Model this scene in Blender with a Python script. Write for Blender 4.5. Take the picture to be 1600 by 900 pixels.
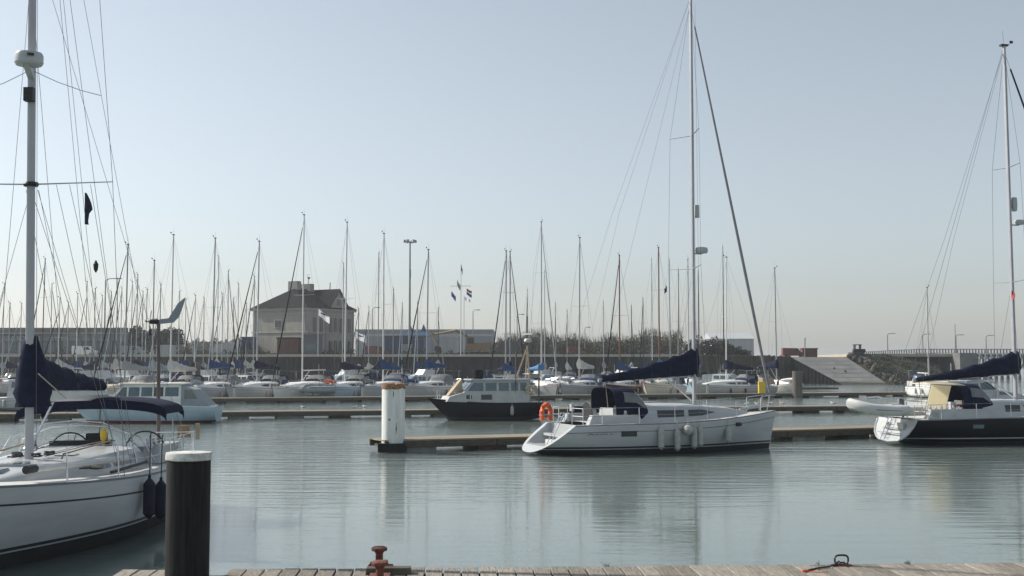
import bpy, math, random
from mathutils import Vector, Matrix
random.seed(7)
sc = bpy.context.scene
for o in list(bpy.data.objects): bpy.data.objects.remove(o)
R = math.radians
# ------------------------------------------------------------------ camera
F, H, HORIZON = 1930.0, 3.4, 572.0            # focal length and horizon in pixels of a 1600 x 900 frame, eye height in m
TH = math.atan((HORIZON - 450) / F)
cam = bpy.data.cameras.new('camera'); cam_o = bpy.data.objects.new('camera', cam); sc.collection.objects.link(cam_o)
cam.sensor_width = 36; cam.lens = F / 1600 * 36; cam.clip_start = .1; cam.clip_end = 9000
cam_o.location = (0, 0, H); cam_o.rotation_euler = (math.pi / 2 + TH, 0, 0); sc.camera = cam_o
# ------------------------------------------------------------------ sky, sun, exposure
SUN_AZ, SUN_EL = -68.0, 36.0
w = bpy.data.worlds.new('World'); sc.world = w; w.use_nodes = True
nt = w.node_tree; bg = nt.nodes['Background']
sky = nt.nodes.new('ShaderNodeTexSky'); sky.sky_type = 'NISHITA'; sky.sun_disc = False
sky.sun_elevation = R(SUN_EL); sky.sun_rotation = R(SUN_AZ); sky.air_density = 1.0; sky.dust_density = 1.1; sky.ozone_density = 3.0
hs = nt.nodes.new('ShaderNodeHueSaturation'); hs.inputs['Saturation'].default_value = .46; hs.inputs['Value'].default_value = 1.0; hs.inputs['Hue'].default_value = .488
nt.links.new(sky.outputs[0], hs.inputs['Color']); nt.links.new(hs.outputs[0], bg.inputs[0]); bg.inputs[1].default_value = .1
sl = bpy.data.lights.new('sun', 'SUN'); sl.energy = 4.0; sl.angle = R(.6); sl.color = (1, .94, .85)
so = bpy.data.objects.new('sun', sl); sc.collection.objects.link(so)
sd = Vector((math.sin(R(SUN_AZ)) * math.cos(R(SUN_EL)), math.cos(R(SUN_AZ)) * math.cos(R(SUN_EL)), math.sin(R(SUN_EL))))
so.rotation_euler = sd.to_track_quat('Z', 'Y').to_euler(); so.location = (-60, 40, 60)
vs = sc.view_settings; vs.view_transform = 'Standard'; vs.look = 'None'; vs.exposure = 0.42; vs.gamma = 1; vs.use_curve_mapping = False
cy = sc.cycles; cy.use_denoising = True; cy.max_bounces = 6; cy.diffuse_bounces = 2; cy.glossy_bounces = 3; cy.transparent_max_bounces = 12
cy.transmission_bounces = 2; cy.volume_bounces = 2; cy.caustics_reflective = False; cy.caustics_refractive = False

# ------------------------------------------------------------------ helpers
def X(px, Y, z=0.0):                     # world X of image column px at world depth Y, height z
    return (px - 800) / F * (Y * math.cos(TH) + (z - H) * math.sin(TH))
def Z(py, Y):                            # world height of image row py at world depth Y
    yc = (450 - py) / F
    return H + Y * (math.sin(TH) + yc * math.cos(TH)) / (math.cos(TH) - yc * math.sin(TH))
def P(px, py, Y):
    z = Z(py, Y); return Vector((X(px, Y, z), Y, z))

def mat(name, col, rough=.6, metal=0, var=.12, scale=3.0, bump=0, spec=.5, rnd=0, streak=None, alpha=1, coat=0):
    m = bpy.data.materials.new(name); m.use_nodes = True; t = m.node_tree; b = t.nodes['Principled BSDF']
    b.inputs['Roughness'].default_value = rough; b.inputs['Metallic'].default_value = metal
    b.inputs['Specular IOR Level'].default_value = spec; b.inputs['Alpha'].default_value = alpha
    b.inputs['Coat Weight'].default_value = coat
    tc = t.nodes.new('ShaderNodeTexCoord'); n = t.nodes.new('ShaderNodeTexNoise'); n.inputs['Scale'].default_value = scale
    n.inputs['Detail'].default_value = 5; n.inputs['Roughness'].default_value = .62
    src = tc.outputs['Object']
    if streak:
        mp = t.nodes.new('ShaderNodeMapping'); mp.inputs['Scale'].default_value = streak
        t.links.new(src, mp.inputs[0]); src = mp.outputs[0]
    t.links.new(src, n.inputs['Vector'])
    mr = t.nodes.new('ShaderNodeMapRange'); mr.inputs[1].default_value = .3; mr.inputs[2].default_value = .7
    mr.inputs[3].default_value = 1 - var; mr.inputs[4].default_value = 1 + var
    t.links.new(n.outputs['Fac'], mr.inputs[0]); val = mr.outputs[0]
    if rnd:
        oi = t.nodes.new('ShaderNodeObjectInfo'); r2 = t.nodes.new('ShaderNodeMapRange')
        r2.inputs[3].default_value = 1 - rnd; r2.inputs[4].default_value = 1 + rnd
        t.links.new(oi.outputs['Random'], r2.inputs[0])
        mu = t.nodes.new('ShaderNodeMath'); mu.operation = 'MULTIPLY'
        t.links.new(val, mu.inputs[0]); t.links.new(r2.outputs[0], mu.inputs[1]); val = mu.outputs[0]
    vm = t.nodes.new('ShaderNodeVectorMath'); vm.operation = 'SCALE'; vm.inputs[0].default_value = col
    t.links.new(val, vm.inputs['Scale']); t.links.new(vm.outputs[0], b.inputs['Base Color'])
    if bump:
        bp = t.nodes.new('ShaderNodeBump'); bp.inputs['Strength'].default_value = bump; bp.inputs['Distance'].default_value = .02
        t.links.new(n.outputs['Fac'], bp.inputs['Height']); t.links.new(bp.outputs[0], b.inputs['Normal'])
    return m
M = {}
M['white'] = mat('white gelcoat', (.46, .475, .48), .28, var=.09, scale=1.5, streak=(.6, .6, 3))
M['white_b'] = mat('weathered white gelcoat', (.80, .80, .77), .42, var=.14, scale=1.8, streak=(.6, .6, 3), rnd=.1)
M['cream'] = mat('cream gelcoat', (.68, .63, .52), .45, var=.1, rnd=.08)
M['deck'] = mat('deck non-slip', (.58, .58, .55), .7, var=.08, scale=5)
M['navy'] = mat('navy gelcoat', (.004, .0045, .010), .3, var=.2, spec=.2)
M['blue_hull'] = mat('mid blue gelcoat', (.02, .06, .19), .3)
M['lightblue'] = mat('pale blue gelcoat', (.42, .54, .62), .4, var=.08)
M['boot'] = mat('dark boot stripe', (.018, .022, .035), .4)
M['antifoul'] = mat('dark antifouling', (.02, .021, .024), .8, var=.3)
M['redfoul'] = mat('red antifouling', (.16, .03, .025), .8, var=.3)
M['greystripe'] = mat('grey trim stripe', (.16, .18, .21), .5)
M['bluestripe'] = mat('blue trim stripe', (.04, .13, .36), .5)
M['redstripe'] = mat('rust red trim stripe', (.38, .1, .05), .5)
M['navycloth'] = mat('navy canvas', (.014, .018, .042), .95, var=.35, scale=6, bump=.6, spec=.15)
M['bluecloth'] = mat('blue canvas', (.026, .06, .16), .95, var=.25, scale=6, bump=.5, spec=.15)
M['brightblue'] = mat('bright blue tarpaulin', (.03, .15, .36), .8, var=.2)
M['creamcloth'] = mat('cream canvas', (.72, .66, .50), .95, var=.1, bump=.3, spec=.15)
M['greycloth'] = mat('grey canvas', (.30, .34, .36), .95, var=.12, bump=.4, spec=.15)
M['blackcloth'] = mat('black canvas', (.015, .015, .018), .95, var=.3, bump=.4, spec=.15)
M['tancloth'] = mat('tan canvas', (.42, .34, .25), .95, var=.2, bump=.4, spec=.15)
M['clear'] = mat('clear vinyl', (.16, .17, .17), .2, var=.2)
M['alu'] = mat('anodised aluminium', (.36, .37, .40), .45, metal=.25, var=.08, scale=2)
M['alu2'] = mat('weathered spar aluminium', (.33, .33, .34), .5, metal=.15, var=.12, rnd=.25)
M['sparwhite'] = mat('white painted spar', (.62, .62, .6), .45, var=.08)
M['sparwood'] = mat('varnished brown spar', (.19, .085, .05), .45, var=.25, streak=(4, 4, .4))
M['sparblack'] = mat('black spar', (.02, .02, .022), .4)
M['steel'] = mat('stainless steel', (.62, .63, .65), .25, metal=.85, var=.05)
M['wire'] = mat('rigging wire', (.12, .12, .13), .5, metal=.3)
M['rope'] = mat('pale rope', (.46, .42, .35), .9, var=.2, scale=30)
M['darkrope'] = mat('dark rope', (.05, .05, .06), .9, var=.2, scale=30)
M['black'] = mat('black fitting', (.015, .015, .017), .55)
M['glass'] = mat('dark window glass', (.02, .025, .03), .08, var=.2)
M['glass2'] = mat('blue grey window glass', (.09, .14, .17), .08, var=.2)
M['teak'] = mat('weathered teak', (.28, .19, .11), .8, var=.25, streak=(6, 1, 1))
M['orange'] = mat('orange buoyancy foam', (.80, .13, .03), .6, var=.1)
M['yellow'] = mat('yellow plastic', (.75, .52, .03), .5, var=.1)
M['red'] = mat('faded red', (.17, .045, .04), .7, var=.15)
M['fend'] = mat('white fender vinyl', (.42, .42, .39), .5, var=.2, scale=8)
M['fenddark'] = mat('navy fender cover', (.012, .015, .03), .95, var=.3)
M['rubber'] = mat('pale grey inflatable rubber', (.58, .58, .56), .6, var=.08)
M['rubberdk'] = mat('dark grey rubber', (.16, .17, .18), .6)
M['plank'] = mat('weathered grey plank', (.26, .235, .20), .9, var=.38, scale=5, streak=(9, .8, 3), bump=.7, rnd=.22, spec=.2)
M['pontdeck'] = mat('pontoon decking', (.27, .23, .18), .9, var=.3, scale=4, streak=(6, 1, 1), bump=.5, rnd=.15, spec=.2)
M['pontside'] = mat('pontoon side timber', (.10, .09, .07), .9, var=.4, scale=3, streak=(1, 1, 5), spec=.2)
M['float'] = mat('pontoon float', (.30, .31, .29), .8, var=.4, scale=2)
M['weed'] = mat('green slime', (.03, .035, .015), .9, var=.4)
M['tar'] = mat('tarred black steel', (.011, .012, .012), .7, spec=.25, var=.9, scale=4, streak=(4, 4, .25), bump=.4)
M['pilewhite'] = mat('white coated pile', (.70, .71, .69), .55, var=.2, scale=2.5, streak=(2, 2, .35))
M['pilegrey'] = mat('brown grey pile', (.13, .11, .10), .8, var=.3, streak=(2, 2, .3))
M['rust'] = mat('rusty iron', (.15, .05, .035), .85, var=.5, scale=14, bump=.6)
M['rustrim'] = mat('rust and droppings', (.26, .15, .08), .95, var=.6, scale=9, bump=.6)
M['stucco'] = mat('grey beige render', (.31, .295, .262), .9, var=.14, scale=.6, streak=(1, 1, .4))
M['stucco2'] = mat('pale stone trim', (.38, .355, .31), .9, var=.1)
M['slate'] = mat('dark slate', (.012, .012, .014), .9, spec=.1, var=.25, scale=2.5, streak=(1, 1, 4))
M['chim'] = mat('rendered chimney', (.27, .25, .22), .9)
M['brickred'] = mat('dark red brick', (.13, .055, .045), .9, var=.3, scale=6)
M['shedgrey'] = mat('grey cladding', (.25, .29, .33), .7, var=.08, scale=.4, streak=(6, 6, .2))
M['shedlight'] = mat('pale grey cladding', (.42, .45, .46), .7, var=.08, scale=.4, streak=(6, 6, .2))
M['shedroof'] = mat('dark grey roofing', (.10, .10, .115), .7, var=.15)
M['signblue'] = mat('blue grey sign band', (.09, .16, .22), .6)
M['shedblue'] = mat('dark blue cladding', (.035, .075, .15), .6, var=.15, streak=(8, 8, .2))
M['tentblue'] = mat('blue tent fabric', (.04, .10, .2), .8)
M['quaywall'] = mat('dark quay wall', (.024, .022, .02), .95, var=.6, scale=.8, streak=(2, 2, .5), spec=.2)
M['palisade'] = mat('brown timber palisade', (.085, .068, .052), .95, var=.6, scale=1.2, streak=(3, 3, .4), spec=.2)
M['cap'] = mat('pale concrete capping', (.46, .42, .35), .9, var=.15)
M['concrete'] = mat('grey concrete ramp', (.165, .167, .163), .92, var=.22, scale=.5, streak=(1, .4, 1), spec=.2)
M['concpale'] = mat('pale concrete', (.42, .38, .30), .9, var=.12, scale=.5)
M['groundm'] = mat('dusty ground', (.16, .14, .11), .98, var=.3, scale=.15, spec=.1)
M['bank'] = mat('scrubby bank', (.045, .046, .028), .98, var=.5, scale=.8, bump=.8, spec=.1)
M['rock'] = mat('brown rock', (.075, .062, .05), .95, var=.4, scale=3, bump=.5, rnd=.3)
M['jetty'] = mat('grey jetty timber', (.14, .15, .16), .9, var=.2)
M['leafdk'] = mat('dark green leaves', (.048, .052, .034), .9, var=.35, scale=1.2, spec=.2)
M['leafbr'] = mat('brown green scrub leaves', (.115, .108, .078), .95, var=.35, scale=.5, spec=.1)
M['leaffar'] = mat('grey green far leaves', (.07, .075, .05), .95, var=.3, scale=.3, spec=.1)
M['bark'] = mat('bark', (.09, .07, .05), .95)
M['excav'] = mat('orange yellow machine paint', (.22, .155, .085), .7, var=.25)
M['galv'] = mat('galvanised pole', (.25, .26, .27), .5, metal=.3)
M['flagwhite'] = mat('white flag cloth', (.78, .78, .8), .9, var=.05)
M['flagblue'] = mat('blue flag cloth', (.03, .07, .3), .9)
M['flagred'] = mat('red flag cloth', (.38, .05, .06), .9)
M['flagdark'] = mat('dark flag cloth', (.02, .02, .04), .9)
M['gull'] = mat('white gull feathers', (.72, .72, .70), .8)
M['gullgrey'] = mat('grey gull feathers', (.22, .23, .25), .8)
M['grass'] = mat('dry weed', (.10, .09, .03), .9, var=.3)

def translucent(m, col, k):
    t = m.node_tree; b = t.nodes['Principled BSDF']; o = t.nodes['Material Output']; tr = t.nodes.new('ShaderNodeBsdfTranslucent'); tr.inputs[0].default_value = (*col, 1); mx = t.nodes.new('ShaderNodeMixShader'); mx.inputs[0].default_value = k
    t.links.new(b.outputs[0], mx.inputs[1]); t.links.new(tr.outputs[0], mx.inputs[2]); t.links.new(mx.outputs[0], o.inputs['Surface'])
translucent(M['creamcloth'], (.92, .86, .7), .7); translucent(M['flagwhite'], (.85, .85, .88), .5)
M['wetpile'] = mat('weedy wet sheet piling', (.009, .01, .009), .95, var=.5, spec=.05)
M['nearspar'] = mat('grey anodised near spar', (.42, .43, .45), .4, metal=.1, var=.06)
M['joint'] = mat('dark concrete joint', (.125, .126, .122), .95, var=.3)
M['whitecover'] = mat('off white canvas', (.52, .51, .48), .95, var=.12, bump=.4, spec=.15)
M['greycover'] = mat('muted grey canvas', (.27, .28, .29), .95, var=.15, bump=.4, spec=.15)
M['greycabin'] = mat('dull grey white cabin paint', (.44, .45, .44), .5, var=.14, scale=2)
M['capdirty'] = mat('dirty white pile cap', (.58, .58, .55), .7, var=.38, scale=7, bump=.3)
M['tiecord'] = mat('navy tie cord', (.035, .04, .07), .9)
M['jibgrey'] = mat('grey furled sail', (.26, .26, .28), .9, var=.15, bump=.3, spec=.15)
class MB:
    def __init__(s): s.v = []; s.f = []; s.m = []
    def add(s, vs, fs, mi=0):
        b = len(s.v); s.v += [tuple(v) for v in vs]; s.f += [tuple(i + b for i in f) for f in fs]; s.m += [mi] * len(fs); return s
    def box(s, c, d, mi=0, rz=0, taper=1):
        hx, hy, hz = d[0] / 2, d[1] / 2, d[2] / 2; vs = []
        for z in (-1, 1):
            k = taper if z > 0 else 1
            for x, y in ((-1, -1), (1, -1), (1, 1), (-1, 1)):
                a, b = x * hx * k, y * hy * k
                vs.append((c[0] + a * math.cos(rz) - b * math.sin(rz), c[1] + a * math.sin(rz) + b * math.cos(rz), c[2] + z * hz))
        return s.add(vs, [(3, 2, 1, 0), (4, 5, 6, 7), (0, 1, 5, 4), (1, 2, 6, 5), (2, 3, 7, 6), (3, 0, 4, 7)], mi)
    def tube(s, pts, r, n=6, mi=0, r2=None, flat=1):
        pts = [Vector(p) for p in pts]; vs = []; N = len(pts)
        up = None
        for i, p in enumerate(pts):
            d = (pts[min(i + 1, N - 1)] - pts[max(i - 1, 0)]).normalized()
            ref = Vector((0, 0, 1)) if abs(d.z) < .95 else Vector((1, 0, 0))
            a = d.cross(ref).normalized(); b = d.cross(a).normalized()
            rr = r if r2 is None else r + (r2 - r) * i / max(1, N - 1)
            for k in range(n):
                an = 2 * math.pi * k / n; q = p + a * (rr * math.cos(an)) + b * (rr * flat * math.sin(an)); vs.append(q)
        fs = []
        for i in range(N - 1):
            for k in range(n):
                fs.append((i * n + k, i * n + (k + 1) % n, (i + 1) * n + (k + 1) % n, (i + 1) * n + k))
        fs.append(tuple(range(n))[::-1]); fs.append(tuple(range((N - 1) * n, N * n)))
        return s.add(vs, fs, mi)
    def lathe(s, prof, c=(0, 0, 0), n=24, mi=0, axis='z'):
        vs = []; fs = []
        for (r, z) in prof:
            for k in range(n):
                a = 2 * math.pi * k / n; x, y = r * math.cos(a), r * math.sin(a)
                q = (x, y, z) if axis == 'z' else ((z, x, y) if axis == 'x' else (x, z, y))
                vs.append((c[0] + q[0], c[1] + q[1], c[2] + q[2]))
        for i in range(len(prof) - 1):
            for k in range(n): fs.append((i * n + k, i * n + (k + 1) % n, (i + 1) * n + (k + 1) % n, (i + 1) * n + k))
        fs.append(tuple(range(n))[::-1]); fs.append(tuple(range((len(prof) - 1) * n, len(prof) * n)))
        return s.add(vs, fs, mi)
    def loft(s, rings, mi=0, closed=False, caps=False):
        n = len(rings[0]); vs = [p for r in rings for p in r]; fs = []
        for i in range(len(rings) - 1):
            for k in range(n if closed else n - 1):
                fs.append((i * n + k, i * n + (k + 1) % n, (i + 1) * n + (k + 1) % n, (i + 1) * n + k))
        if caps: fs.append(tuple(range(n))[::-1]); fs.append(tuple(range((len(rings) - 1) * n, len(rings) * n)))
        return s.add(vs, fs, mi)
    def prism(s, poly, d, mi=0):          # poly: list of Vectors, d: extrusion Vector
        n = len(poly); d = Vector(d); vs = [Vector(p) for p in poly] + [Vector(p) + d for p in poly]
        return s.add(vs, [tuple(range(n))[::-1], tuple(range(n, 2 * n))] + [(i, (i + 1) % n, n + (i + 1) % n, n + i) for i in range(n)], mi)
    def build(s, name, mats, parent=None, smooth=30, **tags):
        me = bpy.data.meshes.new(name); me.from_pydata(s.v, [], s.f)
        if not isinstance(mats, (list, tuple)): mats = [mats]
        for m in mats: me.materials.append(M[m] if isinstance(m, str) else m)
        if len(mats) > 1: me.polygons.foreach_set('material_index', s.m)
        if smooth:
            me.polygons.foreach_set('use_smooth', [True] * len(me.polygons)); me.set_sharp_from_angle(angle=R(smooth))
        me.update(); o = bpy.data.objects.new(name, me); sc.collection.objects.link(o)
        if parent: o.parent = parent
        for k, v in tags.items():
            if v is not None: o[k] = v
        return o
def thing(name, label, category, loc=(0, 0, 0), rz=0, group=None):
    o = bpy.data.objects.new(name, None); sc.collection.objects.link(o); o.empty_display_size = .3
    o.location = loc; o.rotation_euler = (0, 0, rz); o['label'] = label; o['category'] = category
    if group: o['group'] = group
    return o
def text(body, size, parent, loc, m, extrude=.02):
    c = bpy.data.curves.new('lettering', 'FONT'); c.body = body; c.size = size; c.extrude = extrude; tmp = bpy.data.objects.new('tmp_text', c); sc.collection.objects.link(tmp)
    bpy.context.view_layer.update(); me = bpy.data.meshes.new_from_object(tmp.evaluated_get(bpy.context.evaluated_depsgraph_get())); bpy.data.objects.remove(tmp)
    o = bpy.data.objects.new('lettering', me); sc.collection.objects.link(o); o.parent = parent; o.location = loc; o.rotation_euler = (math.pi / 2, 0, 0); me.materials.clear(); me.materials.append(M[m]); return o
def smoothstep(a, b, x):
    t = max(0, min(1, (x - a) / (b - a))); return t * t * (3 - 2 * t)

# ------------------------------------------------------------------ setting: water, land, quay
def water_material():
    m = bpy.data.materials.new('harbour water'); m.use_nodes = True; t = m.node_tree; b = t.nodes['Principled BSDF']; L = t.links.new
    b.inputs['Base Color'].default_value = (.15, .188, .174, 1); b.inputs['Roughness'].default_value = .06; b.inputs['IOR'].default_value = 1.333
    b.inputs['Subsurface Weight'].default_value = 1.0; b.inputs['Subsurface Radius'].default_value = (1.0, 1.3, 1.2); b.inputs['Subsurface Scale'].default_value = 5.0      # silty water scatters light below its surface
    tc = t.nodes.new('ShaderNodeTexCoord')
    def noise(sx, sy, detail, rough=.5):
        mp = t.nodes.new('ShaderNodeMapping'); mp.inputs['Scale'].default_value = (sx, sy, 1); mp.inputs['Rotation'].default_value = (0, 0, R(-3))
        n = t.nodes.new('ShaderNodeTexNoise'); n.inputs['Scale'].default_value = 1; n.inputs['Detail'].default_value = detail; n.inputs['Roughness'].default_value = rough
        L(tc.outputs['Object'], mp.inputs[0]); L(mp.outputs[0], n.inputs['Vector']); return n.outputs['Fac']
    small = noise(1.1, 6.5, 3, .55); mid = noise(.3, 1.7, 2); patch = noise(.035, .075, 2)
    pr = t.nodes.new('ShaderNodeMapRange'); pr.inputs[1].default_value = .38; pr.inputs[2].default_value = .62; pr.inputs[3].default_value = .35; pr.inputs[4].default_value = 1
    L(patch, pr.inputs[0])
    sp = t.nodes.new('ShaderNodeSeparateXYZ'); L(tc.outputs['Object'], sp.inputs[0])
    rf = t.nodes.new('ShaderNodeMapRange'); L(sp.outputs['Y'], rf.inputs[0])       # sheltered by the quay, ruffled by the breeze further out
    for k, v in zip((1, 2, 3, 4), (26, 56, .45, 2.6)): rf.inputs[k].default_value = v
    def mul(a_, b_):
        n = t.nodes.new('ShaderNodeMath'); n.operation = 'MULTIPLY'; L(a_, n.inputs[0]); L(b_, n.inputs[1]); return n.outputs[0]
    amp = mul(pr.outputs[0], rf.outputs[0])
    b1 = t.nodes.new('ShaderNodeBump'); b1.inputs['Strength'].default_value = 1; b1.inputs['Distance'].default_value = .012; L(mul(small, amp), b1.inputs['Height'])
    b2 = t.nodes.new('ShaderNodeBump'); b2.inputs['Strength'].default_value = 1; b2.inputs['Distance'].default_value = .02
    L(mul(mid, rf.outputs[0]), b2.inputs['Height']); L(b1.outputs[0], b2.inputs['Normal']); L(b2.outputs[0], b.inputs['Normal'])
    return m
MB().add([(-2000, -60, 0), (2000, -60, 0), (2000, 2800, 0), (-2000, 2800, 0)], [(0, 1, 2, 3)]).build('harbour_water', water_material(), smooth=0, kind='structure')

QY, QZ = 225.0, 5.2
# land behind the quay, with the quay wall as its front edge
XR = X(1062, QY)                                # where the masonry quay turns into the timber palisade
SL_T = Vector((X(1235, 246, QZ), 246, QZ)); SL_TR = Vector((X(1322, 247, QZ), 247, QZ))
SL_B = Vector((X(1322, 226), 226, -.3)); SL_BR = Vector((X(1392, 226), 226, -.3))
land = [(-1500, QY), (XR, QY), (SL_T.x, SL_T.y), (SL_TR.x + .5, SL_TR.y), (SL_TR.x + 22, 268), (SL_TR.x + 34, 420), (SL_TR.x + 60, 2700), (-1500, 2700)]
MB().prism([Vector((x, y, -2)) for x, y in land], (0, 0, QZ + 2)).build('ground', 'groundm', smooth=0, kind='structure')
far = [(100, 2100), (1950, 1800), (1950, 2600), (100, 2680)]
MB().prism([Vector((x, y, -1)) for x, y in far], (0, 0, 5)).build('far_shore', 'bank', smooth=0, kind='structure')
qw = MB().box(((XR - 420) / 2, QY - .15, QZ / 2 - .8), (XR + 420, .3, QZ + 1.2)).build('quay_wall', 'quaywall', smooth=0, kind='structure')
MB().box(((XR - 420) / 2, QY + .1, QZ + .12), (XR + 420, 1.0, .42)).build('capping', 'cap', qw, smooth=0)
x = X(-20, QY)
while x < XR:
    MB().box((x, QY - .5, QZ / 2 - .5), (.45, .5, QZ + .3)).build('fender_post', 'quaywall', qw, smooth=0); x += 2.6
# timber palisade between the quay and the slipway
pl = bpy.data.objects.new('palisade_wall', None); sc.collection.objects.link(pl); pl['label'] = 'brown timber palisade wall between stone quay and concrete slipway'; pl['category'] = 'wall'
a, b = Vector((XR, QY - .2, 0)), Vector((SL_T.x, SL_T.y - .3, 0)); n = 46
for i in range(n):
    p = a.lerp(b, (i + .5) / n); MB().lathe([(.28, -1), (.27, QZ - .3 + random.uniform(-.25, .5)), (.2, QZ + .1 + random.uniform(0, .3))], (p.x, p.y, 0), 6).build('stake', 'palisade', pl)
d = (b - a); MB().box(((a + b) / 2 + Vector((0, .25, 2.2)))[:], (d.length, .3, 6.2), rz=math.atan2(d.y, d.x)).build('backing', 'quaywall', pl, smooth=0)
MB().box(((a + b) / 2 + Vector((.15, -.32, 3.1)))[:], (d.length, .2, .35), rz=math.atan2(d.y, d.x)).build('waling_beam', 'palisade', pl, smooth=0)
# slipway
sw = thing('slipway', 'broad grey concrete slipway sloping down into the water', 'slipway')
dn = Vector((0, 0, -1.4))
MB().add([SL_T, SL_TR, SL_BR, SL_B] + [p + dn for p in (SL_T, SL_TR, SL_BR, SL_B)], [(3, 2, 1, 0), (4, 5, 6, 7), (2, 3, 7, 6), (1, 2, 6, 5)]).build('ramp', 'concrete', sw, smooth=0)
nseg = 30
for i in range(nseg):                            # sheet piles of the ramp's side wall
    p = SL_T.lerp(SL_B, (i + .5) / nseg); q = .07 if i % 2 else -.07; d_ = SL_B - SL_T
    MB().box((p.x - .25 + q, p.y, (p.z - 1.6) / 2), (.8, .16, p.z + 1.5), rz=math.atan2(d_.y, d_.x)).build('sheet_pile', 'wetpile', sw, smooth=0)
MB().prism([SL_T + Vector((-.1, 0, -.02)), SL_B + Vector((-.1, 0, -.02)), Vector((SL_B.x - .1, SL_B.y, -1.5)), Vector((SL_T.x - .1, SL_T.y, -1.5))], (.3, .05, 0)).build('side_wall', 'wetpile', sw, smooth=0)
up_ = (SL_TR - SL_T).cross(SL_B - SL_T).normalized(); up_ = up_ if up_.z > 0 else -up_
def strip(a0, a1, b0, b1, nm, m_, k=.012): MB().add([q + up_ * k for q in (a0, a1, b1, b0)] + [q - up_ * .05 for q in (a0, a1, b1, b0)], [(0, 1, 2, 3), (7, 6, 5, 4), (0, 3, 7, 4), (1, 0, 4, 5), (2, 1, 5, 6), (3, 2, 6, 7)]).build(nm, m_, sw, smooth=0)
for u in (.14, .28, .42, .56, .70, .84):
    strip(SL_T.lerp(SL_B, u), SL_TR.lerp(SL_BR, u), SL_T.lerp(SL_B, u + .008), SL_TR.lerp(SL_BR, u + .008), 'pour_joint', 'joint')
for u in (.34, .67): strip(SL_T.lerp(SL_TR, u), SL_T.lerp(SL_TR, u + .01), SL_B.lerp(SL_BR, u), SL_B.lerp(SL_BR, u + .01), 'pour_joint', 'joint', .016)
strip(SL_T.lerp(SL_B, .86), SL_TR.lerp(SL_BR, .89), SL_B, SL_BR, 'weed_band', 'weed', .02)
for i in range(2):
    p = SL_T.lerp(SL_TR, .5).lerp(SL_B.lerp(SL_BR, .5), .42 + .1 * i) + Vector((-.8 + 1.2 * i, 0, 0)); MB().box((p.x, p.y, p.z + .12), (.35, .3, .3), taper=.6).build('mooring_block', 'black', sw)
# scrub bank right of the slipway, rubble edge
bk = MB(); rows = []
for j in range(13):
    v = j / 12; row = []
    for i in range(25):
        u = i / 24
        top = Vector((SL_TR.x + .6 + u * 24, 250 + u * 24, QZ + .7 * (u > .05))); bot = Vector((SL_BR.x + .4 + u * 17, 227.5 + u * 13, -.5))
        p = top.lerp(bot, v); k = math.sin(v * math.pi)
        row.append(p + Vector((0, 0, k * (random.uniform(-.15, .35) - .2))))
    rows.append(row)
bk.loft(rows).build('scrub_bank', 'bank', smooth=60, kind='structure')
rk = bpy.data.objects.new('rubble_edge', None); sc.collection.objects.link(rk); rk['label'] = 'line of brown rubble boulders down the right edge of the slipway'; rk['category'] = 'rocks'
rock = None
for i in range(60):
    v = random.random() ** .8; p = (SL_TR + Vector((1.5, 2, .5))).lerp(SL_BR + Vector((1.6, 1, .2)), v); r = random.uniform(.25, .6) * (1.3 - .6 * v)
    if rock is None:
        rock = MB().lathe([(.3, -.75), (.85, -.4), (1, .1), (.7, .6), (.25, .85)], n=7); rock.v = [tuple(c * random.uniform(.8, 1.2) for c in v_) for v_ in rock.v]; rock = rock.build('boulder', 'rock', rk, smooth=0); o = rock
    else:
        o = rock.copy(); sc.collection.objects.link(o); o.parent = rk
    o.location = p + Vector((random.uniform(-1.2, 1.6), random.uniform(-.8, .8), .2)); o.scale = (r, r, r * .8); o.rotation_euler = (random.random() * 3, random.random() * 3, random.random() * 6)
# concrete bastion and promenade behind the bank
bs = thing('bastion', 'pale concrete bastion at the landward end of the long jetty', 'bastion')
p0 = P(1452, 553, 275); p1 = P(1489, 553, 262)
MB().prism([Vector((p0.x, 275, -1)), Vector((p1.x, 258, -1)), Vector((p1.x + 5.5, 263, -1)), Vector((p1.x + 6, 300, -1)), Vector((p0.x, 300, -1))], (0, 0, Z(552, 266) + 1)).build('block', 'concrete', bs, smooth=0)
MB().prism([Vector((SL_TR.x + 6, 262, QZ + .2)), Vector((p1.x, 262, QZ + .2)), Vector((p1.x, 299, QZ + .2)), Vector((SL_TR.x + 6, 299, QZ + .2))], (0, 0, .6)).build('promenade_edge', 'concpale', bs, smooth=0)
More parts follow.
